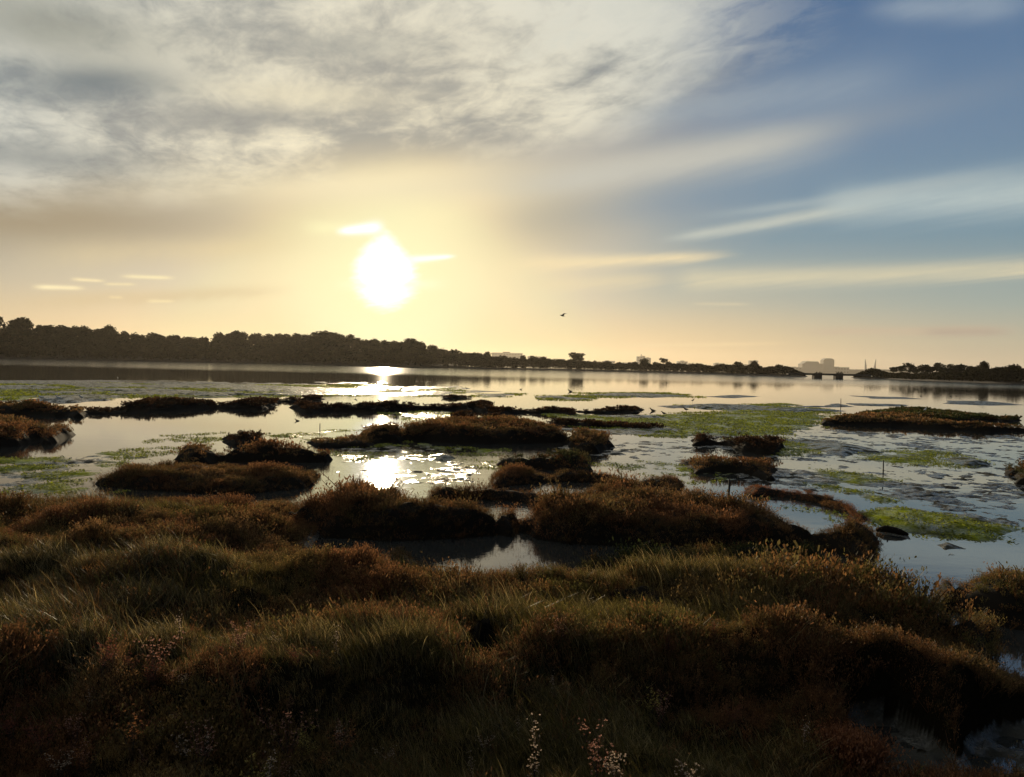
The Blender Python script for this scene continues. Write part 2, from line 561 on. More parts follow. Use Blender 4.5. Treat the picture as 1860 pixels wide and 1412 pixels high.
def P(pts, z=0.0): return [at(x, y, z) for x, y in pts]


def isle_poly(front, back, h):
    return P(front, 0.0) + [at(x, y, h) for x, y in reversed(back)]


# name-label, front waterline (px), back skyline (px), height to plant tops, bank height, foliage kind
ISLETS = [
 ('long low dark islet spanning the water just below the sun glint', [(535,739),(600,746),(690,745),(800,745),(895,738)], [(560,733),(600,729),(700,728),(800,731),(870,729),(893,735)], .42, 'dark'),
 ('largest russet topped islet, long and black fronted, in the middle of the flats', [(662,794),(700,798),(760,801),(850,805),(950,804),(1040,803),(1098,801)], [(665,777),(720,775),(735,767),(790,763),(815,758),(880,757),(950,758),(1000,765),(1010,772),(1045,779),(1060,788),(1097,791)], .5, 'rust'),
 ('small black hummock rising behind the largest islet', [(818,762),(860,764),(905,762)], [(822,753),(850,748),(880,747),(902,752)], .4, 'dark'),
 ('thin black islet strip behind the right half of the largest islet', [(890,749),(970,750),(1050,748)], [(900,742),(960,740),(1020,741),(1048,745)], .3, 'dark'),
 ('flat black islet with a green rim, right of the thin black strip', [(1060,748),(1100,751),(1168,745)], [(1078,740),(1120,737),(1165,742)], .3, 'dark'),
 ('low narrow dark bar lying along the bright green algae', [(1000,768),(1080,773),(1190,778)], [(1010,763),(1100,768),(1185,772)], .22, 'dark'),
 ('black fronted islet with a russet crest, left of the glittering pool', [(340,829),(380,834),(430,839),(520,839),(570,839),(583,832)], [(350,813),(385,807),(420,802),(490,797),(545,798),(582,805)], .45, 'rust'),
 ('thin low spit of dark plants reaching from the black fronted islet towards the sun', [(570,806),(620,807),(668,804)], [(572,797),(620,795),(668,796)], .25, 'rust'),
 ('tiny black mound at the edge of the mirror pool', [(414,798),(440,799),(471,797)], [(420,789),(440,786),(466,789)], .3, 'dark'),
 ('broad hummocky islet with a round dark left end, before the green algae', [(187,880),(240,888),(330,893),(450,895),(550,888),(575,866)], [(195,850),(225,839),(300,836),(420,834),(480,837),(545,840),(570,850)], .34, 'rust'),
 ('russet islet jutting in at the left picture edge, ragged reflection beneath', [(-60,816),(25,810),(60,800),(88,790),(104,781)], [(-60,760),(0,757),(20,753),(55,765),(85,771),(100,777)], .45, 'rust'),
 ('wide russet bank behind the islet at the left picture edge', [(-60,757),(60,755),(110,757),(145,749)], [(-60,728),(60,729),(120,733),(143,739)], .45, 'rust'),
 ('low dark block of bank between two larger banks above the mirror pool', [(140,751),(180,753),(215,750),(228,745)], [(142,741),(190,738),(226,738)], .25, 'dark'),
 ('long dark bank tapering to a point above the mirror pool', [(228,745),(290,747),(360,743),(440,737),(484,733)], [(230,729),(270,722),(340,723),(420,727),(482,729)], .4, 'dark'),
 ('slim dark islet right of the tapering bank tip', [(488,729),(530,731),(580,726),(596,723)], [(493,723),(540,720),(590,721)], .28, 'dark'),
 ('small dark lens shaped islet alone in bright water, above the long low islet', [(812,723),(835,725),(858,723)], [(816,718),(835,717),(852,719)], .2, 'dark'),
 ('dark two humped islet before the wide green algae', [(1253,801),(1290,808),(1350,813),(1400,812),(1416,810)], [(1258,791),(1300,790),(1325,793),(1350,799),(1400,806)], .35, 'dark'),
 ('slender russet islet in the mottled flats behind the upright post', [(1255,843),(1320,851),(1360,855),(1413,852)], [(1260,838),(1290,834),(1340,837),(1390,841),(1408,848)], .3, 'rust'),
 ('round dark headed islet behind the russet ridge', [(912,843),(950,849),(1000,847),(1055,842)], [(915,826),(935,820),(980,822),(1035,829),(1055,836)], .38, 'olive'),
 ('russet ridge islet sloping down to the right below the round dark one', [(908,866),(960,873),(1050,875),(1120,879),(1190,885),(1228,880)], [(912,856),(960,851),(1010,845),(1080,844),(1150,854),(1200,866),(1225,874)], .32, 'rust'),
 ('wide flat russet islet running out of the picture on the far right', [(1505,769),(1560,771),(1640,774),(1700,779),(1780,783),(1950,785)], [(1510,757),(1560,750),(1620,747),(1680,756),(1750,765),(1860,769),(1950,771)], .36, 'rust'),
 ('dark green backed islet behind the wide flat russet one', [(1560,758),(1700,764),(1835,762)], [(1600,743),(1670,738),(1750,748),(1820,757)], .26, 'green'),
 ('bright russet crescent islet beside the green algae bar', [(1366,890),(1400,896),(1450,903),(1500,912),(1540,930),(1568,942)], [(1365,879),(1400,877),(1440,883),(1500,892),(1540,902),(1566,918)], .25, 'red'),
 ('ragged tuft of bank cut off by the right picture edge', [(1822,856),(1850,880),(1950,890)], [(1825,838),(1860,832),(1950,830)], .35, 'olive'),
 ('large rounded mound at the right edge beyond the channel', [(1718,1075),(1760,1112),(1830,1135),(2000,1165),(2100,1165)], [(1728,1040),(1770,1014),(1800,1005),(1860,1010),(2100,1020)], .38, 'brown'),
 ('big russet mound with a black undercut front right of the pool', [(955,958),(985,978),(1040,985),(1120,990),(1250,992),(1400,990),(1500,992),(1580,978)], [(955,918),(975,905),(1040,885),(1090,871),(1140,869),(1200,885),(1300,900),(1400,920),(1480,940),(1550,955),(1578,968)], .40, 'rust'),
 ('narrow russet strip between the pool head and the ridge islet', [(798,896),(850,902),(930,908),(1000,908)], [(795,879),(830,876),(900,881),(1010,889)], .28, 'rust'),
 ('thick russet block overhanging the near pool with a black face', [(515,950),(600,974),(700,980),(800,978),(900,972),(932,950)], [(530,903),(625,882),(660,871),(715,880),(760,890),(850,898),(926,918)], .44, 'rust'),
 ('low dark green mound of small leaves in front of the big russet mound', [(1075,1035),(1120,1048),(1250,1050),(1400,1034),(1480,1012)], [(1070,1005),(1110,987),(1180,972),(1240,976),(1350,973),(1420,977),(1475,990)], .33, 'green'),
 ('long brown hummock with a deep black front beside the channel mouth', [(990,1095),(1080,1140),(1200,1170),(1400,1185),(1650,1190),(1760,1170),(1790,1145)], [(1000,1062),(1100,1045),(1200,1040),(1300,1016),(1420,1009),(1500,1011),(1600,1031),(1680,1060),(1750,1098),(1785,1125)], .42, 'brown'),
]

# far thin mud bars, green with weed
BARS = [([(-60,703),(90,703),(130,706),(40,709),(-60,708)], .16), ([(120,709),(260,707),(360,711),(230,714)], .15), ([(300,717),(420,714),(520,718),(400,722)], .16), ([(240,696),(360,695),(430,698),(330,700)], .14), ([(380,710),(480,708),(560,711),(470,714)], .15), ([(560,714),(640,711),(700,714),(620,718)], .15), ([(20,728),(140,723),(225,726),(120,731)], .14), ([(1340,745),(1440,742),(1530,747),(1430,750)], .12), ([(1090,757),(1180,756),(1230,760),(1150,762)], .12), ([(1100,780),(1180,778),(1240,781),(1170,784)], .12), ([(880,718),(915,716),(948,718),(940,722),(900,721)], .10), ([(988,721),(1020,719),(1058,726),(1040,728),(1000,725)], .10),
        ([(1042,719),(1100,714),(1180,716),(1236,719),(1180,722),(1100,720)], .10), ([(1270,721),(1340,718),(1400,721),(1340,724)], .06),
        ([(1545,719),(1650,722),(1690,726),(1600,725)], .05), ([(1715,728),(1790,730),(1860,736),(1800,737),(1720,733)], .09),
        ([(1540,733),(1660,735),(1650,738),(1545,737)], .08), ([(1480,737),(1530,733),(1535,739),(1470,741)], .08),
        ([(1220,736),(1300,735),(1420,741),(1330,746),(1250,743)], .12), ([(1192,739),(1240,736),(1260,741),(1215,742)], .1),
        ([(-60,693),(100,694),(230,697),(120,700),(-60,699)], .09), ([(100,699),(230,697),(330,702),(160,706)], .10),
        ([(240,700),(420,700),(560,703),(420,707),(260,706)], .10), ([(60,711),(180,712),(150,717),(50,716)], .1),
        ([(40,720),(160,717),(220,722),(90,727)], .1), ([(190,714),(330,711),(420,716),(280,719)], .09),
        ([(440,706),(560,704),(700,708),(600,712),(470,712)], .09), ([(430,718),(560,712),(690,714),(560,719)], .10),
        ([(690,715),(760,710),(820,713),(800,718),(720,719)], .10), ([(730,705),(800,702),(840,705),(770,708)], .06),
        ([(820,712),(860,709),(890,711),(850,713)], .06), ([(640,703),(700,701),(720,704),(660,706)], .06),
        ([(1000,778),(1120,782),(1210,788),(1130,792),(1030,786)], .05),
        ([(1440,800),(1560,808),(1610,822),(1540,828),(1460,815)], .13), ([(1690,832),(1740,830),(1790,846),(1720,846)], .12),
        ([(1575,963),(1600,962),(1648,970),(1640,976),(1590,972)], .06), ([(1670,985),(1700,982),(1725,990),(1690,995)], .08),
        ([(1560,930),(1620,922),(1700,934),(1800,953),(1845,963),(1790,976),(1700,974),(1610,958)], .09),
        ([(780,833),(810,829),(832,833),(810,839)], .22), ([(1185,757),(1215,754),(1225,757),(1200,759)], .08),
        ([(1215,759),(1235,756),(1236,760)], .1)]
# soft flats: (polygon, share that stands out of the water, grain in m)
FLATS = [([(930,812),(1100,803),(1200,790),(1260,775),(1500,778),(1950,792),(1950,1000),(1860,1010),(1720,1000),(1560,930),(1360,890),(1240,875),(1060,845)], .44, .34),
         ([(1560,975),(1700,985),(1860,1000),(1950,1010),(1900,1030),(1740,1020),(1700,1060),(1600,1030),(1570,1000)], .25, .25),
         ([(560,800),(700,802),(800,806),(920,812),(912,850),(910,885),(800,885),(640,880),(560,895)], .38, .25),
         ([(-100,845),(60,830),(180,822),(345,800),(345,835),(190,860),(190,900),(-100,905)], .40, .4),
         ([(1000,752),(1185,757),(1260,750),(1330,736),(1430,733),(1530,745),(1520,778),(1440,792),(1240,795),(1100,793),(1050,778)], .80, .8),
         ([(-100,690),(300,690),(620,698),(640,716),(480,722),(300,722),(120,732),(-100,735)], .60, 1.6),
         ([(640,700),(860,700),(900,712),(860,720),(700,722)], .36, 1.2),
         ([(690,749),(850,747),(820,757),(760,762),(700,762)], .88, .6),
         ([(600,790),(620,770),(700,762),(800,760),(720,776),(660,780)], .32, .5),
         ([(1200,745),(1330,740),(1330,752),(1200,755)], .25, .4),
         ([(300,700),(700,690),(900,695),(700,704)], .25, 2.0)]
GREEN = [[(1180,757),(1250,752),(1320,745),(1340,736),(1420,733),(1520,748),(1500,775),(1440,787),(1380,795),(1220,792),(1200,778)],
         [(1000,752),(1180,758),(1190,775),(1240,792),(1100,792),(1060,778)], [(1222,736),(1310,736),(1310,746),(1242,743)],
         [(690,749),(825,748),(815,757),(760,762),(700,761)], [(-50,694),(330,697),(300,722),(-50,730)],
         [(290,700),(700,698),(660,719),(480,724),(300,722)], [(1560,918),(1700,932),(1845,962),(1790,978),(1700,976),(1600,958)],
         [(-50,832),(90,832),(80,842),(-50,845)], [(170,846),(230,835),(240,848),(180,856)], [(200,822),(340,808),(345,828),(220,832)],
         [(20,890),(110,880),(185,878),(190,895),(40,902)], [(700,828),(800,824),(790,838)], [(1190,840),(1260,846),(1290,862),(1215,860)],
         [(1075,838),(1150,846),(1225,866),(1270,878),(1120,858)], [(740,708),(820,704),(830,716),(760,720)],
         [(870,715),(950,715),(950,722),(870,722)], [(988,719),(1060,719),(1060,728),(988,727)], [(1040,714),(1240,714),(1240,722),(1040,722)],
         [(640,795),(760,800),(840,808),(700,812)], [(1370,888),(1420,896),(1400,906),(1360,900)], [(1450,925),(1560,930),(1600,950),(1500,948)],
         [(560,798),(660,800),(720,810),(600,812)], [(590,820),(680,822),(660,838),(600,832)], [(800,812),(930,816),(900,830),(810,824)], [(840,838),(910,835),(905,850),(850,848)],
         [(-40,852),(120,846),(60,862),(-40,866)], [(60,868),(200,856),(190,872),(100,880)], [(300,795),(420,788),(415,800),(340,806)], [(440,792),(600,786),(660,780),(560,796)],
         [(1290,840),(1330,870),(1290,872)], [(1660,815),(1760,835),(1700,850),(1560,832)], [(1500,850),(1640,870),(1560,880)],
         [(1330,800),(1460,800),(1560,820),(1420,830)], [(1640,925),(1560,900),(1480,880),(1600,890)]]
# the near land: grass and shrubby ground
BANK = [at(x, y, .25) for x, y in [(-500,900),(-200,897),(0,898),(190,896),(330,899),(450,897),(545,893),(580,905),(575,945),(556,962),(575,976),(620,996),(680,994),(700,972),(742,974),(756,998),
        (850,1020),(950,1027),(1015,1025),(1040,1008),(1100,1005),(1200,1008),(1450,1012),(1520,1024),(1600,1048),(1680,1078),(1740,1108),(1778,1140),(1800,1172),(1860,1190),(1990,1195),(2300,1210)]] + [(7.5, .6), (-6.0, .6), (-14, 6)]
HOLES = [P([(1545,1318),(1620,1318),(1690,1352),(1720,1400),(1640,1425),(1580,1390)], .0), P([(1760,1345),(1860,1315),(2100,1310),(2100,1440),(1800,1440),(1750,1400)], .0),
         P([(1780,1120),(1840,1130),(1930,1165),(1930,1190),(1810,1170)], .0)]
FLATS = [(P(p_), e_, g_) for p_, e_, g_ in FLATS]
BARS = [(P(p_), h_) for p_, h_ in BARS]
GREEN = [P(p_) for p_ in GREEN]
ISL = [(lab, isle_poly(fr, bk, h), h, kind) for (lab, fr, bk, h, kind) in ISLETS]


def veg_drop(d): return np.clip(d*0.012, 0.09, 0.11)


def isle_h(x, y, poly, h, cull=True):
    wx, wy = warp(x, y, .6 if np.mean(np.array(poly)[:, 1]) < 17 else 1.1)
    d = np.hypot(x, y)
    pad = np.clip(0.03*d.max(), 0.5, 3)
    s = sdf_cull(wx, wy, poly, pad)+0.05+0.004*d
    top = h - veg_drop(d)                      # what the plants add comes on top
    w = 0.08 + 0.005*d
    hump = 1 + 0.22*fbm(x/1.1, y/1.1, 5, 3) + 0.25*fbm(x/.3, y/.3, 8, 2)
    z = top*(1-np.exp(-np.maximum(s, 0)/w))*hump
    z = np.where(s < 0, np.maximum(s*1.5, -0.3), z)
    return z, s


def bank_h(x, y):
    wx, wy = warp(x, y)
    s = sdf_cull(wx, wy, BANK, 2.0)
    z = 0.14*(1-np.exp(-np.maximum(s, 0)/0.25)) + 0.15*sstep(.3, 1.8, s)
    z = z + sstep(0.2, 1.0, s)*(0.12*fbm(x/1.1+3, y/0.7, 21, 3) + 0.08*fbm(x/.35, y/.35, 33, 2))
    # a low crest about five metres out, a hollow in front of it
    crest = 5.3 + 0.35*np.sin(x*1.1+0.6) + 0.25*vnoise(x*1.7, y*0.1, 4)
    z = z + sstep(0.3, 1.2, s)*(0.15*np.exp(-((y-crest-0.25)/0.55)**2) - 0.12*sstep(crest+0.1, crest-0.7, y)*sstep(2.2, 3.4, y))
    crest2 = 7.6 + 0.4*np.sin(x*0.8+2) + 0.3*vnoise(x*1.3, 3.3, 14)
    z = z + sstep(0.3, 1.2, s)*(0.09*np.exp(-((y-crest2)/0.5)**2) - 0.06*np.exp(-((y-crest2+1.0)/0.6)**2))
    z = np.maximum(z, 0.05*sstep(0, .2, s))
    for hp in HOLES:
        hs = sdf_cull(wx, wy, hp, 1.0)
        z = np.where(hs > -0.15, z*(1-sstep(-0.15, 0.05, hs)) + sstep(-.1, .1, hs)*(0.012+.05*fbm(x/.22, y/.22, 27, 3)), z)
    z = np.where(s < 0, np.maximum(s*0.8, -0.3), z)
    return z, s


def ground_h(x, y):
    """height of mud and near land, exposed share of algae"""
    d = np.hypot(x, y)
    wx, wy = warp(x, y, 1.6)
    z = np.full(x.shape, -0.30)
    for poly, ex, grain in FLATS:
        gx, gy = x/grain, y/(grain*1.0)
        nz = 0.75*fbm(gx*1.0, gy*0.8, 41, 4, 0.68) + 0.35*fbm(gx*0.22, gy*0.15, 43, 2)
        s = sdf_cull(wx, wy, poly, 6.0)
        soft = np.clip(d*0.05, .35, 3)
        m = sstep(-soft, soft, s)
        zz = 0.055*(nz*1.0 + (ex-0.5)*1.9)
        z = np.maximum(z, zz*.8*m - 0.10*(1-m))
    for poly, h in BARS:
        s = sdf_cull(wx, wy, poly, 4.0)
        w = 0.15+0.008*d
        zz = np.where(s > 0, h*(1-np.exp(-s/w))*(1+0.35*fbm(x/.8, y/.8, 71, 3)), np.maximum(s*0.25, -0.3))
        z = np.maximum(z, zz)
    gr = green_share(x, y)
    z = np.where(gr > .02, np.maximum(z, -0.075+gr*(.085+.05*fbm(x/(.05*d+.2), y/(.05*d+.2), 88, 3))), z)
    # drowned scraps of mud everywhere
    scrap = 0.05*fbm(x/(0.25+d*.02), y/(0.25+d*.02), 61, 4, .6) - 0.062
    z = np.maximum(z, np.where(d < 90, scrap, -0.3))
    bz, bs = bank_h(x, y)
    z = np.maximum(z, bz)
    return z, bs


def bar_share(x, y):
    wx, wy = warp(x, y, 1.6)
    d = np.hypot(x, y)
    m = np.zeros(x.shape)
    for poly, h in BARS[:-4]:
        s = sdf_cull(wx, wy, poly, 4.0)
        m = np.maximum(m, sstep(-.004*d-.05, .003*d, s))
    return m


def green_share(x, y):
    wx, wy = warp(x, y, 2.2)
    d = np.hypot(x, y)
    g = np.zeros(x.shape)
    for poly in GREEN:
        s = sdf_cull(wx, wy, poly, 5.0)
        g = np.maximum(g, sstep(-0.02*d-.1, 0.02*d+.1, s))
    return g


def grid(a0, a1, na, y0, y1, ny):
    A = np.linspace(a0, a1, na); Y = np.exp(np.linspace(math.log(y0), math.log(y1), ny))
    aa, yy = np.meshgrid(A, Y)
    return aa*yy, yy


def grid_quads(nr, nc):
    i = np.arange(nr*nc).reshape(nr, nc)
    return np.stack([i[:-1, :-1], i[:-1, 1:], i[1:, 1:], i[1:, :-1]], -1).reshape(-1, 4)


NR, NC = 960, 760
GX, GY = grid(-0.95, 0.95, NC, 1.9, 330, NR)
gx, gy = GX.ravel(), GY.ravel()
gz, gbs = ground_h(gx, gy)
gg = green_share(gx, gy)
mudc = np.array([.045, .043, .036])*(1+0.3*fbm(gx/.6, gy/.6, 3, 3))[:, None]
algc = np.array([.24, .27, .012])
ak = (gg*np.clip(0.75+0.5*fbm(gx/.5, gy/.5, 15, 3), 0, 1)*(gbs < 0.05))[:, None]
ak = ak*(1-.85*bar_share(gx, gy))[:, None]
gc = mudc*(1-ak) + algc*ak
oliv = np.clip(0.35+0.6*fbm(gx/1.2, gy/1.2, 19, 3), 0, 1)[:, None]*(gbs < 0)[:, None]
gc = gc*(1-0.5*oliv*(1-ak)) + np.array([.03, .032, .010])*0.5*oliv*(1-ak)
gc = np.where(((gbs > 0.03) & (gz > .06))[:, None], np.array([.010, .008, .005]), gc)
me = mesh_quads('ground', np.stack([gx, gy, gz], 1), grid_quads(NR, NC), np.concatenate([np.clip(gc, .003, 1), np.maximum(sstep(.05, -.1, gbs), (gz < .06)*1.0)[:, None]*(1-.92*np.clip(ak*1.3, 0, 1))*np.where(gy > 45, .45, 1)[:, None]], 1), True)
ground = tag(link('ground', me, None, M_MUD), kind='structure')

# land the photographer stands on, behind the frame
hx, hy = np.meshgrid(np.linspace(-40, 40, 81), np.linspace(-40, 1.91, 50))
hz = 0.22+0.10*fbm(hx/3, hy/3, 77, 3)
hz = 0.04 + (hz-0.04)*sstep(0.6, -2.0, hy)
me = mesh_quads('near_land', np.stack([hx.ravel(), hy.ravel(), hz.ravel()], 1), grid_quads(50, 81), np.full((hx.size, 4), (.012, .010, .006, 0)), True)
tag(link('terrain', me, None, M_MUD), kind='structure')

# water and the bed under it
wm = MB(); wm.v = [(-6500, -300, 0), (6500, -300, 0), (6500, 7600, 0), (-6500, 7600, 0)]; wm.f = [(0, 1, 2, 3)]
tag(wm.build('water', M_WATER), kind='structure')
wm = MB(); wm.v = [(-6500, -300, -.6), (6500, -300, -.6), (6500, 7600, -.6), (-6500, 7600, -.6)]; wm.f = [(0, 1, 2, 3)]
tag(wm.build('seabed', M_PEAT), kind='structure')

# ------------------------------------------------------------------ plants


def tmpl_sprig(nleaf, h, r, lw, ll, seed):
    """a bushy sprig: small leaves up a few twigs"""
    g = np.random.default_rng(seed)
    k = max(2, nleaf//7)
    tw = g.normal(0, .55, (k, 2))*r
    v, q, tone = [], [], []
    for i in range(nleaf):
        b = tw[i % k]; u = g.uniform(.12, 1)**0.8
        c = np.array([b[0]*u*1.5+g.normal(0, r*.2), b[1]*u*1.5+g.normal(0, r*.2), h*u*g.uniform(.8, 1.05)])
        d = np.array([g.normal(0, .5), g.normal(0, .5), 1.0]); d /= np.linalg.norm(d)
        s = np.cross(d, g.normal(0, 1, 3)); s /= np.linalg.norm(s)
        L = ll*g.uniform(.7, 1.3); w = lw*g.uniform(.7, 1.3)
        o = len(v)
        v += [c-s*w*.25, c+s*w*.25, c+d*L+s*w*.35, c+d*L-s*w*.35] if i % 2 else [c, c+d*L*.5+s*w*.5, c+d*L, c+d*L*.5-s*w*.5]
        q.append([o, o+1, o+2, o+3]); tone += [g.uniform(.6, 1.25)]*4
    for i in range(k):                                    # twigs
        b = tw[i]; o = len(v); w = .0035 if lw < .02 else lw*.15
        v += [np.array([b[0]*.1-w, b[1]*.1, -.03]), np.array([b[0]*.1+w, b[1]*.1, -.03]), np.array([b[0]*1.5+w*.5, b[1]*1.5, h*.9]), np.array([b[0]*1.5-w*.5, b[1]*1.5, h*.9])]
        q.append([o, o+1, o+2, o+3]); tone += [.5]*4
    return np.array(v), np.array(q), np.array(tone)


def tmpl_tuft(nb, lo, hi, w, r, lean, seed):
    """a grass tuft: tapering bent blades"""
    g = np.random.default_rng(seed)
    v, q, tone = [], [], []
    for i in range(nb):
        L = g.uniform(lo, hi); a = g.uniform(0, 2*math.pi)
        base = np.array([g.normal(0, r), g.normal(0, r), -.02])
        tip = np.array([math.cos(a)*L*.35*g.uniform(.1, 1)+lean[0]*L, math.sin(a)*L*.35*g.uniform(.1, 1)+lean[1]*L, L*.9])
        sd = np.array([math.cos(a+1.57+g.normal(0, .6)), math.sin(a+1.57+g.normal(0, .6)), 0])
        o = len(v); ww = w*g.uniform(.7, 1.4)
        pts = [base, base+tip*.35*np.array([.5, .5, 1.15]), base+tip*.7*np.array([.8, .8, 1.08]), base+tip]
        for p, kx in zip(pts, (1, .9, .6, .12)):
            v += [p-sd*ww*kx*.5, p+sd*ww*kx*.5]
        for s_ in range(3): q.append([o+2*s_, o+2*s_+1, o+2*s_+3, o+2*s_+2])
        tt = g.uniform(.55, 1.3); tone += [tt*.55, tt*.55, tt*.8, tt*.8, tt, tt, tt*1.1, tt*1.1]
    return np.array(v), np.array(q), np.array(tone)


def instance(tmpls, pos, scale, rot, col, g=rng):
    """one mesh: a copy of a random template at each position, rotated about z"""
    V, Q, C = [], [], []; off = 0
    pick = g.integers(0, len(tmpls), len(pos))
    for k, (tv, tq, tt) in enumerate(tmpls):
        m = pick == k
        n = int(m.sum())
        if not n: continue
        c, s = np.cos(rot[m])[:, None], np.sin(rot[m])[:, None]
        sc = scale[m][:, None]
        x = (tv[None, :, 0]*c - tv[None, :, 1]*s)*sc + pos[m, 0:1]
        y = (tv[None, :, 0]*s + tv[None, :, 1]*c)*sc + pos[m, 1:2]
        z = tv[None, :, 2]*sc + pos[m, 2:3]
        V.append(np.stack([x, y, z], -1).reshape(-1, 3))
        Q.append((tq[None] + (np.arange(n)*len(tv))[:, None, None] + off).reshape(-1, 4)); off += n*len(tv)
        C.append((col[m][:, None, :]*tt[None, :, None]).reshape(-1, 3))
    return np.concatenate(V), np.concatenate(Q), np.concatenate(C)


T_NEAR = [tmpl_sprig(40, .15, .08, .008, .017, s) for s in range(8)]
T_ISL = [tmpl_sprig(42, .105, .085, .0085, .017, 70+s) for s in range(8)]
T_MID = [tmpl_sprig(20, .115, .13, .026, .042, 20+s) for s in range(8)]
T_FAR = [tmpl_sprig(12, .10, .22, .07, .075, 40+s) for s in range(6)]
PAL = {'rust': [(.22, .10, .042), (.15, .075, .03), (.12, .08, .03), (.25, .135, .055)], 'dark': [(.05, .026, .013), (.035, .022, .012), (.075, .035, .015)],
       'olive': [(.07, .055, .02), (.05, .05, .018), (.12, .06, .022)], 'green': [(.05, .055, .016), (.04, .05, .014), (.075, .06, .02), (.10, .055, .02)],
       'brown': [(.20, .125, .045), (.14, .105, .036), (.22, .11, .04), (.12, .10, .028)], 'red': [(.25, .095, .04), (.2, .08, .035), (.2, .105, .04)]}


def pal_pick(kind, x, y, g):
    p = np.array(PAL[kind]); n = len(p)
    f = np.clip((fbm(x/.8, y/.8, 83, 3)*.55+.5)*n + g.normal(0, .6, len(x)), 0, n-.001).astype(int)
    return p[f]*g.uniform(.75, 1.25, (len(x), 1))


i_ = 0
for lab, poly, h, kind in ISL:
    V = np.array(poly); g = np.random.default_rng(100+i_); i_ += 1
    cx, cy = V.mean(0)
    dist = math.hypot(cx, cy)
    root = empty('marsh_islet', (cx, cy, 0))
    tag(root, lab, 'islet', 'islets and mounds of the saltmarsh')
    # mud bank
    pad = 0.5+0.03*dist
    mrow = (GY[:, 0] > V[:, 1].min()-pad) & (GY[:, 0] < V[:, 1].max()+pad)
    rows = np.where(mrow)[0]
    r0, r1 = rows.min(), rows.max()+1
    sub = 1
    ta = (V[:, 0]/V[:, 1])
    c0 = max(0, np.searchsorted(GX[0]/GY[0], ta.min()-pad/V[:, 1].min())); c1 = min(NC, np.searchsorted(GX[0]/GY[0], ta.max()+pad/V[:, 1].min()))
    bx, by = GX[r0:r1, c0:c1], GY[r0:r1, c0:c1]
    if dist > 18:                                          # finer rows far off
        ny = max(30, (r1-r0)*2); bx, by = grid(bx[0, 0]/by[0, 0], bx[0, -1]/by[0, 0], c1-c0, by[0, 0], by[-1, 0], ny)
    nr, nc = bx.shape
    z, s = isle_h(bx.ravel(), by.ravel(), poly, h)
    q = grid_quads(nr, nc)
    keep = (s[q] > -0.02*dist-.1).any(1)
    q = q[keep]
    used = np.unique(q); remap = np.full(nr*nc, -1); remap[used] = np.arange(len(used))
    vv = np.stack([bx.ravel()-cx, by.ravel()-cy, z], 1)[used]
    link('mud_bank', mesh_quads('mud_bank', vv, remap[q], None, True), root, M_PEAT)
    # plants on it
    lo, hi = V.min(0), V.max(0)
    area = (hi[0]-lo[0])*(hi[1]-lo[1])
    dens = 330 if dist < 17.5 else (130 if dist < 32 else 45)
    n = int(min(area*dens, 60000))
    px, py = g.uniform(lo[0]-.2, hi[0]+.2, n), g.uniform(lo[1]-.2, hi[1]+.2, n)
    z, s = isle_h(px, py, poly, h)
    patch = np.maximum(fbm(px/.7, py/.7, 12, 3), -.55 if dist < 17.5 else -2)
    if dist >= 17.5: patch = patch*.7
    m = (s > (-0.03 if dist < 17.5 else 0.04+.002*dist)) & (patch > -0.95)
    px, py, z, s, patch = px[m], py[m], z[m], s[m], patch[m]
    z = np.maximum(z, .015)
    if dist < 16: z = np.maximum(z, bank_h(px, py)[0])
    T = T_ISL if dist < 17.5 else (T_MID if dist < 32 else T_FAR)
    sc = (1.0+(.7 if dist < 17.5 else .5)*patch)*g.uniform(.6, 1.3, len(px))*(0.6+.4*sstep(0, .4, s))*np.where(g.uniform(0, 1, len(px)) < .09, 1.7 if dist < 15 else 1.0, 1.0)
    col = pal_pick(kind, px, py, g)
    v, q, c = instance(T, np.stack([px-cx, py-cy, z-.01], 1), sc, g.uniform(0, 6.28, len(px)), col, g)
    link('foliage', mesh_quads('foliage', v, q, np.clip(c, 0, .9)), root, M_LEAF)

# near land: grass, and shrubby russet ground cover


def on_bank(n, x0, x1, y0, y1, g):
    y = np.exp(g.uniform(math.log(y0), math.log(y1), n*2)); y = y[g.uniform(0, 1, n*2) < (y/y1)**1.0]   # denser near than far
    x = g.uniform(x0, x1, len(y))*y
    z, s = bank_h(x, y)
    return x, y, z, s


def inside_isles(x, y, z):
    m = np.zeros(x.shape, bool)
    for lab, poly, h, kind in ISL:
        if np.mean(np.array(poly)[:, 1]) < 16:
            iz, si = isle_h(x, y, poly, h)
            m |= (si > 0) & (iz > z+.02)
    return m


g = np.random.default_rng(5)
x, y, z, s = on_bank(105000, -.82, .82, 2.3, 14.5, g)
kindn = fbm(x/1.6, y/1.1, 51, 3) + 0.5*sstep(7.5, 11, y) - 0.15 + 0.45*sstep(.15, .5, x/y)      # >0 shrubby, <0 grass
ok = (s > 0.03) & (z > 0.03) & ~inside_isles(x, y, z)
zs = .3
for _ in range(6):
    stx, sty = at(877, 1146, zs); zs = float(bank_h(np.array([stx]), np.array([sty]))[0][0])
ok &= ((x-stx)**2+((y-sty+.28)/2.0)**2) > .19**2
for hp in HOLES: ok &= sdf_cull(x, y, hp, 1.0) < -.05
isg = ok & (kindn + g.normal(0, .33, len(x)) < .02)
iss = ok & ~isg
LEAN = (-.30, .12)
T_G = [tmpl_tuft(24, .05, .15, .0034, .065, (LEAN[0]+random.uniform(-.25, .35), LEAN[1]+random.uniform(-.35, .3)), 60+k) for k in range(10)]
T_G += [tmpl_tuft(14, .06, .18, .003, .07, (random.uniform(-.9, .6), random.uniform(-.8, .6)), 90+k) for k in range(6)]        # flattened, broken
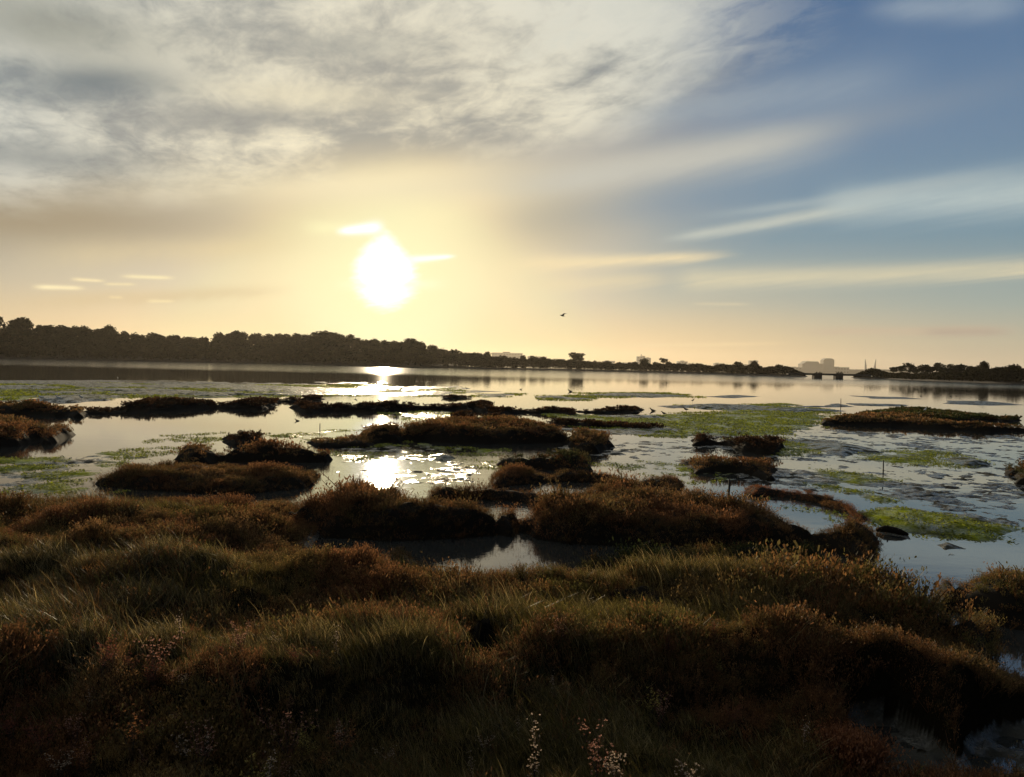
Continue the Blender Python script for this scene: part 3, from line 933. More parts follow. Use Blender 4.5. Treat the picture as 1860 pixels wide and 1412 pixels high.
T_G += [tmpl_tuft(4, .15, .26, .0025, .05, (LEAN[0]*1.2, random.uniform(-.2, .2)), 99+k) for k in range(2)]                       # single tall stalks
gp = np.array([(.13, .10, .024), (.085, .07, .018), (.30, .22, .09), (.06, .055, .015), (.13, .065, .02)])
f = np.clip((fbm(x/.9, y/.9, 29, 3)*.5+.45)*5+g.normal(0, 1.0, len(x)), 0, 4.99).astype(int)
gcol = gp[f]*g.uniform(.7, 1.3, (len(x), 1))
sc = (1.0+.55*fbm(x/.55, y/.45, 37, 3))*g.uniform(.6, 1.3, len(x))*(0.75+.25*sstep(4, 6, y))*(.6+.4*sstep(.1, .9, s))
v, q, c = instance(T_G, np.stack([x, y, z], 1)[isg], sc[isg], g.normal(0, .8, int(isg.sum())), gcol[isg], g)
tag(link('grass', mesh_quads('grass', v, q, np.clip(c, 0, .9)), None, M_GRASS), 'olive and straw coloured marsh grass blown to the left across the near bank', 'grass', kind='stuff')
scol = np.where((fbm(x/1.3, y/1.3, 47, 3) + .5*sstep(8, 11, y) > .0)[:, None], pal_pick('rust', x, y, g), pal_pick('brown', x, y, g))
v, q, c = instance(T_NEAR, np.stack([x, y, z], 1)[iss], (sc*.85)[iss], g.uniform(0, 6.28, int(iss.sum())), scol[iss], g)
tag(link('undergrowth', mesh_quads('undergrowth', v, q, np.clip(c, 0, .9)), None, M_LEAF), 'low russet and brown saltmarsh shrubs carpeting the near bank', 'undergrowth', kind='stuff')

# green sea lettuce lying on the flats
g = np.random.default_rng(9)
VV, QQ, CC = [], [], []; off = 0
for poly in GREEN:
    V = np.array(poly); lo, hi = V.min(0)-.5, V.max(0)+.5
    d0 = float(np.hypot(*V.mean(0)))
    size = max(.045, .0019*d0)
    area = (hi[0]-lo[0])*(hi[1]-lo[1])
    n = int(min(60000, area*1.4/size**2*.5))
    x, y = g.uniform(lo[0], hi[0], n), g.uniform(lo[1], hi[1], n)
    wx, wy = warp(x, y, 2.2)
    s = sdf(wx, wy, V)
    pn = fbm(x/(.03*d0), y/(.03*d0), 67, 3)
    z, bs = ground_h(x, y)
    m = (bar_share(x, y) < .5) & (s > -.01*d0) & (pn + .5*sstep(-.01*d0, .05*d0, s) > .1) & (bs < .1)
    x, y, z = x[m], y[m], np.maximum(z[m], 0.0)
    k = len(x)
    if not k: continue
    a = g.uniform(0, 6.28, k); L = size*g.uniform(.5, 1.5, k); wd = size*g.uniform(.3, .8, k); tz = g.uniform(.05, .55, k)*L; up = g.uniform(.0, .012, k)
    ca_, sa_ = np.cos(a), np.sin(a)
    p0 = np.stack([x-ca_*L*.5-sa_*wd*.5, y-sa_*L*.5+ca_*wd*.5, z+up], 1); p1 = np.stack([x-ca_*L*.5+sa_*wd*.5, y-sa_*L*.5-ca_*wd*.5, z+up], 1)
    p2 = np.stack([x+ca_*L*.5+sa_*wd*.4, y+sa_*L*.5-ca_*wd*.4, z+up+tz], 1); p3 = np.stack([x+ca_*L*.5-sa_*wd*.4, y+sa_*L*.5+ca_*wd*.4, z+up+tz*.8], 1)
    VV.append(np.stack([p0, p1, p2, p3], 1).reshape(-1, 3)); QQ.append(np.arange(4*k).reshape(k, 4)+off); off += 4*k
    cc = np.where(g.uniform(0, 1, (k, 1)) < .7, np.array([[.38, .40, .025]]), np.array([[.14, .17, .02]]))*g.uniform(.6, 1.2, (k, 1))
    CC.append(np.repeat(cc, 4, 0))
tag(link('algae', mesh_quads('algae', np.concatenate(VV), np.concatenate(QQ), np.concatenate(CC)), None, M_ALGAE),
    'bright yellow-green weed spread over the mudflats', 'algae', kind='stuff')

# seed-headed plants near the lens
SEED = [('tall sprig of pale pinkish seed heads at the left before the dark hollow', 278, 1165, .42, 'pink'), ('dense low cluster of dusky red leaves left of the tall pale sprig', 185, 1180, .30, 'red'),
        ('bushy plant dotted with rosy seed heads in the lower left', 525, 1205, .40, 'pink'), ('plant with paler pink leaves below the bushy rosy one', 365, 1258, .36, 'pink'),
        ('small pale tipped sprig hanging over the blackest hollow', 355, 1308, .28, 'pale'), ('leaning sprig with two dry yellow leaves near the lower left', 465, 1270, .34, 'yellow'),
        ('low russet plant spread at the far lower left corner', 80, 1320, .30, 'red'), ('straggling dry plant with orange leaves left of the black hollow', 240, 1315, .30, 'orange'),
        ('thin upright spire of pale seeds standing alone in the dark lower middle', 972, 1330, .42, 'pale'), ('bushy seed head cluster right of the thin spire', 1088, 1345, .36, 'pink'),
        ('low pale flowered plant touching the bottom edge below the seed cluster', 1128, 1385, .26, 'pale'), ('upright strand of white seeds at the bottom left of the middle', 488, 1375, .40, 'pale'),
        ('cream seed heads cut by the bottom edge right of the middle', 1250, 1395, .22, 'pale'), ('dark red leafed plant at the left edge, halfway down the grass', 25, 1255, .28, 'red'),
        ('sprawling brown plant with pale dots right of the rosy bush', 620, 1330, .24, 'orange'), ('wiry plant with curled yellow stems amid the grass right of the middle', 1185, 1195, .22, 'yellow')]
SC = {'pink': ((.40, .21, .15), (.12, .05, .03)), 'red': ((.20, .065, .04), (.10, .04, .025)), 'pale': ((.50, .38, .28), (.08, .05, .03)), 'yellow': ((.38, .30, .08), (.10, .09, .03)), 'orange': ((.30, .13, .05), (.09, .05, .02))}
for k, (lab, X, Y, h, kind) in enumerate(SEED):
    g = np.random.default_rng(300+k)
    # foot of the plant: the ground point whose top shows at the pixel
    x, y = at(X, Y, .28)
    for _ in range(3):
        zg = float(bank_h(np.array([x]), np.array([y]))[0][0]); x, y = at(X, Y, zg+h*.75)
    zg = float(bank_h(np.array([x]), np.array([y]))[0][0])
    root = tag(empty('seeding_plant', (x, y, zg-.02)), lab, 'plant', 'seeding plants of the near bank')
    nb = 3 if h > .38 and kind == 'pale' else 7
    sm = MB(); lv, lq, lc, hv, hq, hc = [], [], [], [], [], []
    for b_ in range(nb):
        a = g.uniform(0, 6.28); sp_ = g.uniform(.1, .42) if nb > 3 else g.uniform(.02, .12)
        tip = np.array([math.cos(a)*sp_*h, math.sin(a)*sp_*h, h*g.uniform(.7, 1.05)])
        pts = [tuple(tip*u*np.array([u, u, 1])) for u in (0, .35, .7, 1)]
        sm.tube(pts, [.0022, .0018, .0013, .0008], 4, False)
        for j in range(16):
            u = g.uniform(.25, 1.0); c_ = tip*u*np.array([u, u, 1])+g.normal(0, .016, 3)
            d = g.normal(0, 1, 3); d /= np.linalg.norm(d); s_ = np.cross(d, g.normal(0, 1, 3)); s_ /= np.linalg.norm(s_)
            L, w = .018*g.uniform(.5, 1.4), .010*g.uniform(.6, 1.2)
            lv += [c_, c_+d*L*.5+s_*w*.5, c_+d*L, c_+d*L*.5-s_*w*.5]; lq.append(np.arange(4)+len(lq)*4)
            lc += [np.array(SC[kind][1])*g.uniform(.6, 1.4)]*4
        for j in range(9 if nb > 3 else 20):                # fluffy heads
            u = g.uniform(.62, 1.03) if nb > 3 else g.uniform(.2, 1.03); c_ = tip*u*np.array([u, u, 1])+g.normal(0, .018, 3)*np.array([1, 1, .5])
            for e_ in range(5):
                d = g.normal(0, 1, 3); d[2] = abs(d[2]); d /= np.linalg.norm(d); s_ = np.cross(d, g.normal(0, 1, 3)); s_ /= np.linalg.norm(s_)
                L, w = .010*g.uniform(.6, 1.2), .0055
                hv += [c_-s_*w*.2, c_+d*L*.6+s_*w*.5, c_+d*L, c_+d*L*.6-s_*w*.5]; hq.append(np.arange(4)+len(hq)*4)
                hc += [np.array(SC[kind][0])*g.uniform(.6, 1.3)]*4
    sm.build('stem', M_BARK, root)
    link('leaves', mesh_quads('leaves', np.array(lv), np.array(lq), np.array(lc)), root, M_LEAF)
    link('seed_sprays', mesh_quads('seed_sprays', np.array(hv), np.array(hq), np.array(hc)), root, M_LEAF)

SRC = [o for o in COL.objects if o.name.startswith('seeding_plant')]
g = np.random.default_rng(41)
for k in range(64):
    X = g.uniform(0, 640) if k % 4 else g.uniform(640, 1500); Y = g.uniform(1110, 1412)
    zz = .3
    for _ in range(3):
        x, y = at(X, Y, zz+.1); zz = float(bank_h(np.array([x]), np.array([y]))[0][0])
    if zz < .05: continue
    src = SRC[int(g.integers(0, len(SRC)))]
    c = dup(src); c.location = (x, y, zz-.03); c.rotation_euler = (0, 0, g.uniform(0, 6.28)); c.scale = (g.uniform(.4, .75),)*3
    c['label'] = 'small dried plant with pinkish seed heads scattered low in the dark near grass'
    c['group'] = 'small dried plants scattered in the dark near grass'
    for ch in src.children: dup(ch, c)

# the round russet bush at the lower right
zg = .25
for _ in range(4):
    x, y = at(1545, 1385, zg+.04); zg = float(bank_h(np.array([x]), np.array([y]))[0][0])
zg = float(bank_h(np.array([x]), np.array([y]))[0][0])
g = np.random.default_rng(77); root = tag(empty('russet_bush', (x, y, zg)), 'rounded feathery russet bush by the ditch water at the lower right', 'bush')
n = 260; a = g.uniform(0, 6.28, n); r_ = .13*np.sqrt(g.uniform(0, 1, n)); hh = .20*np.sqrt(np.maximum(0, 1-(r_/.15)**2))
v, q, c = instance(T_NEAR, np.stack([r_*np.cos(a), r_*np.sin(a), hh*.35-.02], 1), .75+.4*hh/.2, g.uniform(0, 6.28, n), np.array([[.22, .09, .04]])*g.uniform(.7, 1.3, (n, 1)), g)
link('foliage', mesh_quads('foliage', v, q, np.clip(c, 0, .9)), root, M_LEAF)
sm = MB()
for k in range(9):
    a_ = k*.7; sm.tube([(0, 0, -.03), (math.cos(a_)*.05, math.sin(a_)*.05, .09), (math.cos(a_)*.09, math.sin(a_)*.09, .2)], [.004, .003, .0015], 5)
sm.build('stem', M_BARK, root)

# ------------------------------------------------------------------ posts, stump, log


def post(X, ytop, ybase, rad, lab, lean=0.0):
    x, y = at(X, ybase)
    d = y; h = (ybase-ytop)*d/F
    root = tag(empty('wooden_post', (x, y, -.25)), lab, 'post')
    MB().tube([(0, 0, 0), (lean*.5, 0, h*.5+.25), (lean, .01, h+.22)], [rad*1.1, rad, rad*.92], 10).build('shaft', M_WOOD, root)
    MB().tube([(lean, .01, h+.222), (lean, .01, h+.25)], [rad*.9, rad*.55], 10).build('weathered_tip', M_WOOD, root)


post(1323, 870, 907, .020, 'short dark upright post in the shallows behind the big russet mound', .015)
post(1604, 836, 864, .014, 'thin faint stake standing in the mottled right hand flats')
post(1527, 724, 741, .022, 'thin distant stake in the channel below the far shore')
post(581, 769, 781, .015, 'tiny stake at the edge of the bright pool below the long low islet')

x, y = stx, sty
zg = float(bank_h(np.array([x]), np.array([y]))[0][0])
root = tag(empty('tree_stump', (x, y, zg-.05)), 'black tapering rotten stump poking out of the grass in the lower middle', 'stump')
root.scale = (.85, .85, 1.0); root.location.z += .03
g = np.random.default_rng(3); sm = MB(); n = 14
prof = [(.13, 0), (.105, .06), (.085, .12), (.065, .175), (.05, .215)]
b0 = len(sm.v)
for i, (r_, z_) in enumerate(prof):
    for k in range(n):
        a = 2*math.pi*k/n; rr = r_*(1+.14*math.sin(3*a+1)+.08*math.sin(7*a+i)); zz = z_ + (.012*math.sin(2*a)+.008*math.sin(5*a) if i == 4 else 0)
        sm.v.append((math.cos(a)*rr, math.sin(a)*rr, zz))
for i in range(4):
    for k in range(n): sm.f.append((i*n+k, i*n+(k+1) % n, (i+1)*n+(k+1) % n, (i+1)*n+k))
sm.v.append((0, 0, .18)); sm.f += [(4*n+k, 4*n+(k+1) % n, len(sm.v)-1) for k in range(n)]
sm.build('stump_body', M_PEAT, root, False)
sm = MB()
for k in range(5):
    a = 1.3*k; sm.tube([(math.cos(a)*.07, math.sin(a)*.07, .07), (math.cos(a)*.12, math.sin(a)*.12, .02), (math.cos(a)*.17, math.sin(a)*.17, -.01)], [.022, .016, .008], 7)
sm.build('root', M_PEAT, root)

x, y = at(1622, 971); x2, y2 = at(1592, 966); x3, y3 = at(1650, 974)
root = tag(empty('driftwood_log', (x, y, 0)), 'black waterlogged piece of driftwood lying in the channel below the green algae bar', 'driftwood')
MB().tube([(x2-x, y2-y, .03), ((x2-x)*.4, (y2-y)*.4+.03, .055), (.05, .02, .05), ((x3-x)*.6, (y3-y)*.6, .035), (x3-x, y3-y, .02)], [.035, .06, .055, .045, .02], 10).build('trunk', M_PEAT, root, True)
MB().tube([((x2-x)*.3, (y2-y)*.3, .08), ((x2-x)*.35, (y2-y)*.3, .13)], [.014, .008], 7).build('branch_stub', M_PEAT, root, True)

# ------------------------------------------------------------------ birds


def bird_mesh(legs=True, hunch=0.0):
    m = MB()
    # one loft from tail to bill
    pts = [(-.13, 0, .155), (-.09, 0, .16), (-.04, 0, .158), (.02, 0, .165), (.06, 0, .185), (.085, 0, .222), (.10, 0, .245), (.12, 0, .248), (.14, 0, .242), (.195, 0, .235)]
    rad = [(.012, .004), (.022, .014), (.038, .034), (.042, .042), (.032, .034), (.018, .019), (.020, .021), (.018, .019), (.005, .005), (.0015, .0015)]
    if not legs: pts = [(a, b, c-.125) for a, b, c in pts]
    m.tube(pts, rad, 8)
    if legs:
        for sgn in (-1, 1):
            m.tube([(.0+.012*sgn, .015*sgn, .14), (-.012+.012*sgn, .015*sgn, .075), (.005+.012*sgn, .015*sgn, 0.0)], [.006, .0035, .0035], 5)
    return m.mesh('wader', True)


BM = {True: bird_mesh(True), False: bird_mesh(False)}
BM[True].materials.append(M_FEATHER); BM[False].materials.append(M_FEATHER)
BW = BM[True].copy(); BW.materials.clear(); BW.materials.append(M_WHITEF)
BIRDS = [(679, 749, 1, 'dark wader on the green flat, left of a pair', 1.3), (700, 750, 1, 'dark wader on the green flat, right of a pair', 1.25),
         (853, 750, 1, 'dark wader standing on the hummock behind the largest islet', 1.3), (646, 722, 1, 'tiny wader at the edge of the sun glint', 1.3),
         (848, 709, 1, 'tiny wader on the thin bars right of the glint', 1.5), (1036, 712, 0, 'larger dark waterfowl floating alone on the warm still water', 2.4),
         (946, 708, 0, 'tiny waterfowl afloat left of the lone larger one', 1.4), (1149, 716, 0, 'floating bird, left one of two by the thin green bar', 1.6),
         (1165, 717, 0, 'floating bird, right one of two by the thin green bar', 1.5), (1186, 747, 0, 'dark bird resting on the water right of the flat black islet', 1.8),
         (1258, 732, 1, 'wader walking above the green covered bar', 1.5), (1246, 750, 1, 'upright wader in the shallow water before the green flats', 1.6),
         (1206, 757, 1, 'wader feeding beside two small mud lumps', 1.4), (1673, 720, 0, 'bird afloat on the blue-grey water, left of a far pair', 1.6),
         (1727, 721, 0, 'bird afloat on the blue-grey water, right of a far pair', 1.6), (540, 765, 0, 'small bird swimming in the middle of the bright pool', .95),
         (818, 829, 1, 'slim wader at the small black mound in the glittering shallows', .9)]
for k, (X, Y, legs, lab, sc) in enumerate(BIRDS):
    x, y = at(X, Y)
    zg = 0.0
    if k == 2:
        zg = float(isle_h(np.array([x]), np.array([y]), ISL[2][1], ISL[2][2])[0][0]); zg = max(zg, .25); x, y = at(X, Y, zg)
    o = link('wading_bird' if legs else 'water_bird', BM[bool(legs)])
    o.location = (x, y, zg-.01); o.scale = (sc*.8,)*3; o.rotation_euler = (0, 0, [0.2, 3.4, 2.9, .5, 3.0, 3.2, .1][k % 7])
    tag(o, lab, 'bird', 'birds on the flats')
WB = [(1680, 750, 'white bird on the wide flat russet islet at the far right', .22), (214, 690, 'white bird on the far flats under the dark wood', .0), (148, 728, 'white bird on the dark bank above the mirror pool', .15),
      (107, 730, 'small pale bird on the russet bank at the left', .3), (75, 729, 'pale bird left of another on the russet bank', .3)]
for X, Y, lab, zg in WB:
    x, y = at(X, Y, zg); o = link('white_bird', BW); o.location = (x, y, zg); o.scale = (1.15,)*3; o.rotation_euler = (0, 0, 2.7+X*.01)
    tag(o, lab, 'bird', 'white birds on the flats')

# bird on the wing
p = at_dist(1022, 574, 72)
m = MB()
m.tube([(-.26, 0, 0), (-.18, 0, .005), (-.08, 0, .0), (.04, 0, .005), (.13, 0, .02), (.19, 0, .035), (.23, 0, .035), (.29, 0, .028)],
       [(.045, .006), (.03, .015), (.055, .05), (.062, .058), (.045, .045), (.032, .034), (.03, .03), (.003, .003)], 8)
bo = tag(m.build('flying_bird', M_FEATHER, None, True), 'lone dark bird flying above the far water with raised wings', 'bird')
bo.location = p; bo.rotation_euler = (0.15, -0.12, math.radians(205))
for sgn in (1, -1):
    w = MB(); o_ = []
    for i, (yy, zz, xa, xb, th_) in enumerate([(.03, .02, -.08, .09, .018), (.18, .11, -.07, .10, .014), (.33, .14, -.11, .06, .009), (.48, .12, -.17, -.06, .004), (.53, .11, -.2, -.15, .002)]):
        w.v += [(xa, yy*sgn, zz), (xb, yy*sgn, zz+.01), (xb, yy*sgn, zz+.01+th_), (xa, yy*sgn, zz+th_*.5)]
    for i in range(4):
        for k in range(4): w.f.append((i*4+k, i*4+(k+1) % 4, i*4+4+(k+1) % 4, i*4+4+k))
    w.f += [(0, 1, 2, 3), (19, 18, 17, 16)]
    w.build('wing', M_FEATHER, bo)

# ------------------------------------------------------------------ far shores


def crown_mesh(name, blobs, n, ls, seed, base=(.034, .028, .012)):
    g = np.random.default_rng(seed)
    B = np.array(blobs); wts = (B[:, 3]*B[:, 4]*B[:, 5]); wts = wts/wts.sum()
    pick = g.choice(len(B), n, p=wts)
    d = g.normal(0, 1, (n, 3)); d /= np.linalg.norm(d, axis=1)[:, None]
    rr = g.uniform(.45, 1.05, (n, 1))
    c = B[pick, :3] + d*B[pick, 3:6]*rr
    u = g.normal(0, 1, (n, 3)); u /= np.linalg.norm(u, axis=1)[:, None]
    w = np.cross(u, g.normal(0, 1, (n, 3))); w /= np.linalg.norm(w, axis=1)[:, None]
    L = ls*g.uniform(.5, 1.4, (n, 1))
    v = np.stack([c-u*L*.5-w*L*.22, c-u*L*.1+w*L*.42, c+u*L*.5+w*L*.2, c+u*L*.15-w*L*.4], 1).reshape(-1, 3)
    tone = np.repeat(g.uniform(.5, 1.4, (n, 1))*(1+.35*np.sin(B[pick, 0:1]*3+B[pick, 2:3]*2)), 4, 0)
    me = mesh_quads(name, v, np.arange(4*n).reshape(n, 4), np.clip(np.array(base)*tone, .004, .3))
    me.materials.append(M_TREE)
    return me


def trunk_mesh(h, r, tips):
    m = MB(); m.tube([(0, 0, -.5), (.05*h*.1, 0, h*.3), (0, 0, h*.62)], [r*1.25, r, r*.6], 7)
    for (x, y, z) in tips:
        m.tube([(0, 0, h*.35), (x*.4, y*.4, h*.35+(z-h*.35)*.55), (x*.85, y*.85, z)], [r*.5, r*.33, r*.12], 5)
    me = m.mesh('trunk', True); me.materials.append(M_BARK)
    return me


def broadleaf(seed, h=10., w=9., n=900):
    g = np.random.default_rng(seed); bl = []
    for k in range(11):
        a = g.uniform(0, 6.28); r = g.uniform(0, .36)*w; zz = g.uniform(.34, .84)*h*(1-.42*(r/(.36*w))**2)
        rad = g.uniform(.15, .24)*w*(1.1-.5*r/w)
        bl.append((r*math.cos(a), r*math.sin(a), zz, rad, rad, rad*.8))
    bl.append((0, 0, h*.62, w*.28, w*.28, h*.27))
    zt = max(b[2]+b[5] for b in bl)
    bl = [(b[0], b[1], b[2]*h/zt, b[3], b[4], b[5]*h/zt) for b in bl]
    return crown_mesh('crown', bl, n, .95, seed), trunk_mesh(h, .32, [(b[0], b[1], b[2]) for b in bl[:7]])


def pine(seed, h=10., w=6., n=420, lean=0.0, flat=.32):
    g = np.random.default_rng(seed); bl = []
    for k in range(7):
        a = g.uniform(0, 6.28); r = g.uniform(.05, .36)*w
        bl.append((r*math.cos(a)+lean, r*math.sin(a), h*g.uniform(1-flat, .93), w*.26, w*.26, h*.11))
    return crown_mesh('crown', bl, n, .7, seed, (.026, .025, .012)), trunk_mesh(h, .2, [(b[0], b[1], b[2]) for b in bl])


def roundtree(seed, h=7., w=5., n=500):
    bl = [(0, 0, h*.62, w*.42, w*.42, h*.30), (w*.2, .3, h*.75, w*.25, w*.25, h*.2), (-w*.22, 0, h*.6, w*.26, w*.26, h*.22), (0, 0, h*.25, w*.3, w*.3, h*.22)]
    return crown_mesh('crown', bl, n, .75, seed), trunk_mesh(h, .2, [(b[0], b[1], b[2]) for b in bl[:3]])


BL = [broadleaf(500+k) for k in range(7)]
PN = [pine(520+k, 10., 6., 520, 0.0, .52) for k in range(5)]
RT = [roundtree(540+k) for k in range(4)]
UMB = pine(560, 10., 11., 1300, .6, .45)
FLT = pine(561, 10., 7., 480, 0.0, .28)


def tree(kind, x, y, z, h, w, lab, name='tree', group=None, rz=None, ref=(10., 9.)):
    root = tag(empty(name, (x, y, z), random.uniform(0, 6.28) if rz is None else rz), lab, 'tree', group)
    root.scale = (w/ref[1], w/ref[1], h/ref[0])
    link('trunk', kind[1], root); link('crown', kind[0], root)
    return root


# waterlines of the far shores, as points on the water
SH_L = [(-700, 642), (-200, 648.5), (0, 652), (240, 656.3), (480, 660.7), (720, 667), (920, 671.2)]
SH_M = [(860, 670), (1000, 672.6), (1100, 674.8), (1200, 677), (1300, 680), (1400, 683), (1463, 685)]
SH_R = [(1548, 687), (1600, 688.5), (1700, 692.5), (1800, 696), (1900, 699), (2100, 707), (2500, 722)]


def lerp(tab, x):
    for (x0, y0), (x1, y1) in zip(tab, tab[1:]):
        if x <= x1: return y0+(y1-y0)*(x-x0)/(x1-x0)
    return tab[-1][1]


def shore_dist(tab, X): return CZ*F/max(3.2, lerp(tab, X)-hor(X))


def strip(name, pts_rows, mat):
    """a land sheet from rows of equal length"""
    v = np.array([p for row in pts_rows for p in row]); nr, nc = len(pts_rows), len(pts_rows[0])
    return tag(link(name, mesh_quads(name, v, grid_quads(nr, nc), None, True), None, mat), kind='structure')


TOP_L = [(-700, 560), (-300, 562), (-100, 566), (0, 572), (40, 578), (75, 588), (110, 592), (150, 591), (200, 597), (240, 606), (262, 603), (330, 609), (370, 612), (400, 607), (425, 603), (470, 606), (500, 602),
         (560, 608), (590, 602), (620, 605), (660, 613), (700, 619), (745, 615), (790, 626), (830, 636), (870, 641), (905, 650), (930, 655)]
# wooded hill, left
XS = list(range(-700, 921, 20))
rows = []
for off, kz in ((0, -.4), (1.5, .5), (8, 1.2)):
    rows.append([(at_dist(X, 660, shore_dist(SH_L, X)+off).x, shore_dist(SH_L, X)+off, kz) for X in XS])


def hill_z(X, off):
    d = shore_dist(SH_L, X)
    top = CZ + (hor(X)-lerp(TOP_L, X))*(d+70)/F
    return 1.2 + max(0, top-12.5-1.2)*min(1, max(0, off-8)/62)


for off in (25, 45, 70, 110):
    rows.append([(at_dist(X, 660, shore_dist(SH_L, X)+off).x, shore_dist(SH_L, X)+off, hill_z(X, off)) for X in XS])
rows.append([(at_dist(X, 660, shore_dist(SH_L, X)+260).x, shore_dist(SH_L, X)+260, 0.5) for X in XS])
strip('hill', rows, M_SHORE)
WOOD = 'trees of the dark wood on the left shore'
k = 0
for off, step in ((9, 24), (30, 25), (52, 26), (76, 24)):
    X = -210+random.uniform(0, 15)
    while X < 905:
        d = shore_dist(SH_L, X)+off
        z = hill_z(X, off)-.3
        x = at_dist(X, 660, d).x
        topz = CZ+(hor(X)-lerp(TOP_L, X))*d/F
        if off >= 76:
            h = topz-z + random.uniform(-2.2, .8)
        else:
            h = min(random.uniform(7.5, 11.5), topz-z-random.uniform(0.3, 2.2))
        h = max(5.0, h)
        w = random.uniform(.8, 1.45)*max(8, min(h, 13))*1.15
        if off < 76 and topz - z < 4: X += step; continue
        tree(BL[k % 7], x, d, z, h, w, 'dark broadleaf tree packed among others in the wood on the left shore', 'broadleaf_tree', WOOD); k += 1
        X += step*random.uniform(.5, 1.0)*(w/13)*490/d*1.1
# crowns that stand out of the skyline
for (X, yt, wpx, lab) in ((198, 590, 24, 'round treetop standing out of the skyline where the wood steps down at the left'), (398, 604, 28, 'domed lacy treetop left of the highest crown of the middle wood'), (428, 601, 34, 'broad treetop just right of the domed lacy one on the wood skyline'),
                           (590, 601, 58, 'highest broad crown of the wood left of the sun'), (745, 614, 50, 'broad crown of the wood right below the sun')):
    d = shore_dist(SH_L, X)+62; z = hill_z(X, 62)-.3; x = at_dist(X, 660, d).x
    tree(BL[(X//7) % 7], x, d, z, CZ+(hor(X)-yt)*d/F-z, wpx*d/F*1.1, lab, 'broadleaf_tree')


def scrub(name, tab, x0, x1, offs, hfun, seed, lab, n, ls=1.0):
    g = np.random.default_rng(seed); V = []; C = []
    X = g.uniform(x0, x1, n); off = g.uniform(offs[0], offs[1], n)
    d = np.array([shore_dist(tab, a) for a in X])+off
    hh = np.array([hfun(a, b) for a, b in zip(X, off)])
    z0, zt = hh[:, 0], hh[:, 1]
    clump = .85+.3*vnoise(X/9.0, off/9.0, seed)
    z = z0 + (zt-z0)*clump*g.uniform(0, 1, n)**.45
    x = np.array([at_dist(a, 660, b).x for a, b in zip(X, d)])
    c = np.stack([x, d, z], 1)
    u = g.normal(0, 1, (n, 3)); u /= np.linalg.norm(u, axis=1)[:, None]
    w = np.cross(u, g.normal(0, 1, (n, 3))); w /= np.linalg.norm(w, axis=1)[:, None]
    L = ls*g.uniform(.5, 1.4, (n, 1))
    v = np.stack([c-u*L*.5-w*L*.25, c-u*L*.1+w*L*.42, c+u*L*.5+w*L*.2, c+u*L*.15-w*L*.4], 1).reshape(-1, 3)
    col = np.repeat(np.array([[.026, .022, .010]])*g.uniform(.5, 1.4, (n, 1)), 4, 0)
    tag(link(name, mesh_quads(name, v, np.arange(4*n).reshape(n, 4), col), None, M_TREE), lab, 'undergrowth', kind='stuff')


scrub('undergrowth', SH_L, -250, 925, (3, 70), lambda X, o: (hill_z(X, o), hill_z(X, o)+(6.0 if o < 14 else 8.5)), 31, 'dark scrub filling the foot of the wood on the left shore', 42000, 1.4)

# middle spit before the town
XS = list(range(850, 1464, 6))+[1467]
rows = []
for off, kz in ((-6, -.3), (0, .15), (6, .9), (22, 1.3), (60, .8), (90, -.3)):
    rows.append([(at_dist(X, 680, shore_dist(SH_M, X)+off).x, shore_dist(SH_M, X)+off, kz*min(1, (1474-X)/24) if X > 1450 else kz) for X in XS])
strip('shore', rows, M_SHORE)
TOPM = [(850, 648), (900, 650), (960, 651), (1030, 654), (1100, 658), (1150, 659), (1230, 661), (1300, 663), (1380, 664), (1420, 665), (1450, 671), (1466, 681)]
scrub('shrubbery', SH_M, 860, 1463, (4, 26), lambda X, o: (.5, CZ+(hor(X)-lerp(TOPM, X))*(shore_dist(SH_M, X)+o)/F), 33, 'dark band of bushes along the middle shore before the town', 26000, 1.1)
MID = [(862, 640, 36, BL, 'bushy tree where the wood sinks to the middle shore', 0), (885, 638, 26, BL, 'upright feathery tree before the long pale building', 1), (905, 648, 30, BL, 'low rounded tree under the left end of the long pale building', 2),
       (930, 652, 26, BL, 'low tree beneath the middle of the long pale building', 3), (950, 645, 20, BL, 'small tree at the right end of the long pale building', 4), (970, 645, 20, RT, 'dark round tree left of the square topped block', 0),
       (985, 647, 16, RT, 'round tree close against the square topped block', 1), (1030, 654, 22, BL, 'tree crouching left of the umbrella shaped pine', 5), (1068, 656, 22, BL, 'small tree right of the umbrella shaped pine', 6),
       (1090, 663, 18, RT, 'low bush like tree in front of the small pale house', 2), (1110, 660, 16, RT, 'round tree right before the small pale house', 3), (1128, 662, 14, RT, 'dark little tree midway between two pale buildings', 0),
       (1170, 651, 22, BL, 'tree standing before the block with the roof mast', 0), (1191, 657, 15, RT, 'oval tree just right of the block with the roof mast', 1), (1222, 659, 16, RT, 'egg shaped tree right of the flat topped pine', 2),
       (1240, 661, 12, RT, 'slim tree before the small stepped building', 3), (1272, 660, 18, BL, 'tree under the sloping roof line', 1), (1318, 661, 16, RT, 'tree before the wide low block', 0),
       (1341, 656, 20, RT, 'neat round topped tree left of the little tower', 1), (1369, 656, 20, BL, 'dense tree hiding the little tower', 2), (1396, 665, 14, RT, 'low tree right of the little tower', 2),
       (1425, 665, 13, BL, 'last leafy tree before the spit ends', 3), (1446, 671, 9, RT, 'smallest bush like tree at the tip of the spit', 3), (1290, 667, 14, RT, 'low dark tree right of the sloping roof', 1)]
for X, yt, wpx, kinds, lab, i in MID:
    d = shore_dist(SH_M, X)+16; x = at_dist(X, 680, d).x; z = 1.0
    ref = (10., 9.) if kinds is BL else (7., 5.)
    tree(kinds[i], x, d, z, CZ+(hor(X)-yt)*d/F-z, wpx*d/F, lab, 'broadleaf_tree' if kinds is BL else 'round_tree', 'trees along the middle shore', None, ref)
